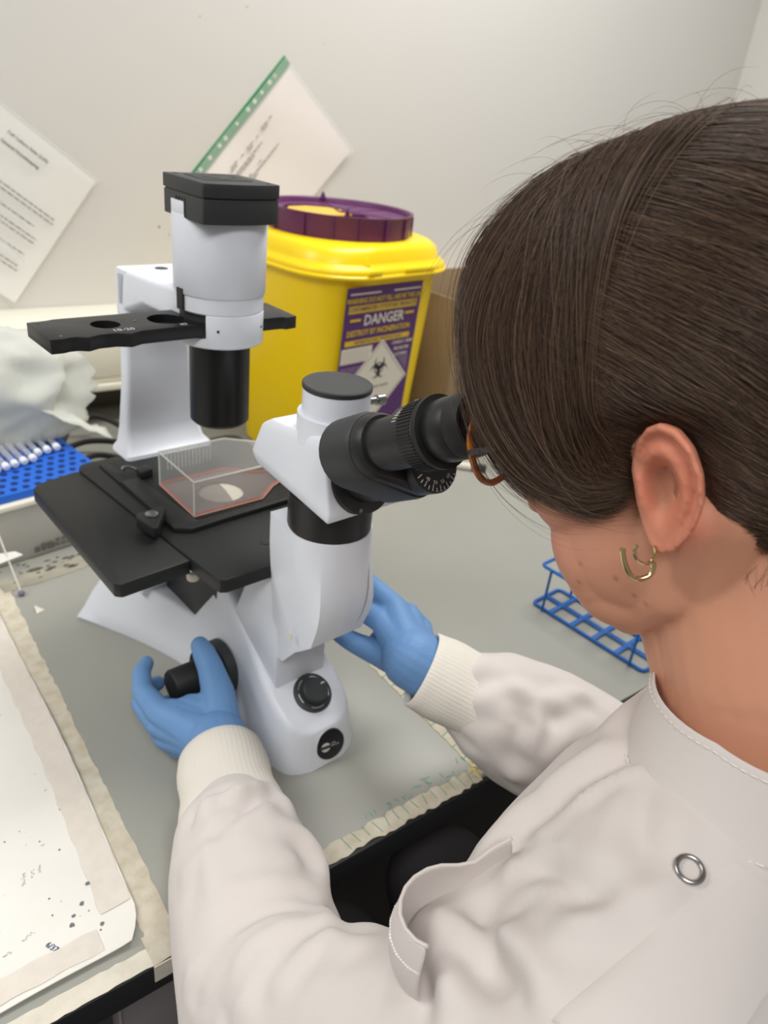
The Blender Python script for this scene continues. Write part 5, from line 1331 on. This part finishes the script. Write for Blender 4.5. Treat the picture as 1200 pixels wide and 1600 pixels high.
def resample(P, n):
    P = np.asarray(P); x = np.linspace(0, len(P)-1, n); o = []
    for v in x:
        i = int(min(v, len(P)-2)); f = v-i; a, b2, c_, d_ = P[max(i-1, 0)], P[i], P[i+1], P[min(i+2, len(P)-1)]
        o.append(.5*((2*b2) + (-a+c_)*f + (2*a-5*b2+4*c_-d_)*f*f + (-a+3*b2-3*c_+d_)*f**3))
    return np.array(o)
def fringe(n, mirror, rad=.00010, layer=.012, spread=.0030):
    for _ in range(n):
        ph = hr_.random()**.9*1.12; g0 = resample(guide(min(ph, 1.)) + (ph-1.)*np.array((-.004, -.085, .0))*(ph > 1), 22); rs = np.array((hr_.normal()*.006, hr_.normal()*.012-.006, 0.))
        cen = np.array((0, .01, .05)); dirs = g0-cen; dirs /= np.linalg.norm(dirs, axis=1)[:, None]
        d = -layer*hr_.random()**1.3
        t = np.linspace(0, 1, 22)[:, None]
        ln = .78 + .22*hr_.random()**.35
        off = hr_.normal(size=3)*spread; ph2 = hr_.random(2)*6.28
        wob = np.c_[np.sin(t[:, 0]*5+ph2[0]), np.cos(t[:, 0]*6+ph2[1]), np.sin(t[:, 0]*4+ph2[1])]*.0012
        p = g0 + dirs*d*(.25+.75*np.sin(np.pi*np.clip(t*.8+.12, 0, 1))) + off*t**.7 + wob*t + rs*(1-t)**3
        p = resample(p[:max(6, int(22*ln))], NP)
        if mirror: p = p*np.array((-1, 1, 1)) + np.array((-.055*hr_.random(), 0, 0))*(1-np.linspace(0, 1, NP))[:, None]**2
        strands.append([tuple(q) for q in p]); radii.append(rad*(.7+.6*hr_.random()))
swept(8000, False); swept(6000, False, .0, .55); swept(4200, True)
for _ in range(2500):
    HL0 = HL; HL = np.array([(-.034, .012, .1545), (.0, .016, .158), (.03, .016, .156)]); swept(1, False); HL = HL0
fringe(9000, False); fringe(6000, True)
swept(260, False, .0, .6, .97, .00008, .55); swept(90, True, .0, .6, .97, .00008, .5); fringe(260, False, .00008, .002, .009)
# flyaways above the parting and wisps on the neck
for _ in range(70):
    a = np.array((-.03+hr_.normal()*.02, -.02+hr_.normal()*.035, .155)); q = to_sphere(a); base_ = SC_+SR_*q*.99
    L_ = .02+.03*hr_.random(); d = np.array((hr_.normal()*.5, .6+hr_.normal()*.6, .35+hr_.random()*.5)); d /= np.linalg.norm(d); cdir = np.array((hr_.normal()*.6, hr_.normal()*.6+.3, -1.))
    strands.append([tuple(base_ + d*L_*t + cdir*L_*.55*t*t) for t in np.linspace(0, 1, NP)]); radii.append(.00006)
for _ in range(4):
    a = SC_+SR_*to_sphere((-.03, .06+hr_.normal()*.02, .14)); d = np.array((-.2, 1., .35+.2*hr_.normal())); L_ = .05+.03*hr_.random()
    strands.append([tuple(a + d*L_*t + np.array((-.25, .1, -1.15))*L_*t**2.2) for t in np.linspace(0, 1, NP)]); radii.append(.00006)
for _ in range(230):
    a = math.radians(hr_.uniform(8, 80)); z = -.035-.065*hr_.random(); L_ = .018+.030*hr_.random(); da = hr_.normal()*.25 - .35; dz = -.75-.3*hr_.random(); cv = hr_.normal()*.5
    pts = []
    for t in np.linspace(0, 1, NP):
        aa = a + da*L_*t/.058 + cv*L_*t*t/.058*.6; zz = z + dz*L_*t; r_ = .0565 + .0012 + .003*t*t*abs(cv)
        pts.append((-r_*math.cos(aa), -.024-.02*max(0, -zz-.05) - r_*math.sin(aa), zz))
    strands.append(pts); radii.append(.000055)
hcu = bpy.data.hair_curves.new('hair'); hcu.add_curves([NP]*len(strands))
arr = np.array(strands).reshape(-1, 3); ax_ = np.abs(arr[:, 0]); wgt = np.exp(-((arr[:, 1]+.016)/.030)**4-((arr[:, 2]+.002)/.034)**4)*(ax_ > .06); arr[:, 0] = np.sign(arr[:, 0])*(ax_*(1-wgt)+np.minimum(ax_, .0600+.0100*np.clip((-.020-arr[:, 1])/.012, 0, 1))*wgt); HBa = np.array(HB)
arr = arr @ HBa[:3, :3].T + HBa[:3, 3] + np.array([-PX, -PY, BZ])
hcu.position_data.foreach_set('vector', arr.ravel().astype(np.float32))
ra = hcu.attributes.get('radius') or hcu.attributes.new('radius', 'FLOAT', 'POINT')
tp = np.ones(NP); tp[-4:] = (.85, .65, .45, .2)
ra.data.foreach_set('value', (np.array(radii)[:, None]*tp[None, :]).ravel().astype(np.float32))
hm_ = bpy.data.materials.new('hair_brown'); hm_.use_nodes = True; nt = hm_.node_tree; nt.nodes.clear()
o_ = nt.nodes.new('ShaderNodeOutputMaterial'); hb_ = nt.nodes.new('ShaderNodeBsdfPrincipled'); nt.links.new(hb_.outputs[0], o_.inputs[0])
hi_ = nt.nodes.new('ShaderNodeHairInfo'); rmp = nt.nodes.new('ShaderNodeValToRGB'); nt.links.new(hi_.outputs['Random'], rmp.inputs[0]); nt.links.new(rmp.outputs[0], hb_.inputs['Base Color'])
rmp.color_ramp.elements[0].color = lin((60, 44, 33)) + (1,); rmp.color_ramp.elements[1].color = lin((128, 101, 80)) + (1,)
e_ = rmp.color_ramp.elements.new(.72); e_.color = lin((86, 65, 50)) + (1,)
hb_.inputs['Roughness'].default_value = .42; hb_.inputs['Specular IOR Level'].default_value = .45
hcu.materials.append(hm_)
# under-layer: the scalp volume, so that no skin shows between strands
g = G(); n1, n2 = 64, 48; vs = []; fs = []
def in_hair(p):
    x, y, z = p
    ax_ = abs(x)
    if z > .098: return True
    if -.034 < y < .030 and z < .040: return False
    if y > .06: return z > .088
    if y > .028: return z > .052
    if y > -.005: return z > .034
    if y > -.04: return z > .030 - (-.005-y)*.7
    return z > .000 - (-.04-y)*1.15
idx_ = {}
for j in range(n2+1):
    for i in range(n1):
        th = 2*math.pi*i/n1; ph = -math.pi/2+math.pi*j/n2
        d = (math.cos(ph)*math.cos(th), math.cos(ph)*math.sin(th), math.sin(ph)); kk = .90
        vs.append(SC_+SRz(d)*np.array(d)*kk*np.array((.955, 1, 1)))
for j in range(n2):
    for i in range(n1):
        i2 = (i+1) % n1; f = (j*n1+i, j*n1+i2, (j+1)*n1+i2, (j+1)*n1+i); c = sum(vs[k] for k in f)/4
        if in_hair(c): fs.append(f)
g.add([HB @ Vector(v) for v in vs], fs)
hair = pobj('hair', g, HCOL, person, smooth=80)
md = hair.modifiers.new('thickness', 'SOLIDIFY'); md.thickness = .004; md.offset = -1
# low bun at the nape
g = G(); bunc = Vector((0, -.148, -.050))
for k in range(7):
    a = k*.9; g.tube([HB @ (bunc + Vector((.030*math.cos(t+a)*(.6+.06*k), .012*math.sin(t*2+a), .030*math.sin(t+a)*(.6+.06*k)))) for t in [2*math.pi*q/20 for q in range(20)]], .012, 10, closed=True)
g.ball(tuple(HB @ bunc), (.030, .026, .030), 20, 12)
pblob('bun', g, HCOL, hair, .004, 3)
ho_ = link('hair_strands', hcu, hair); ho_['kind'] = 'stuff'
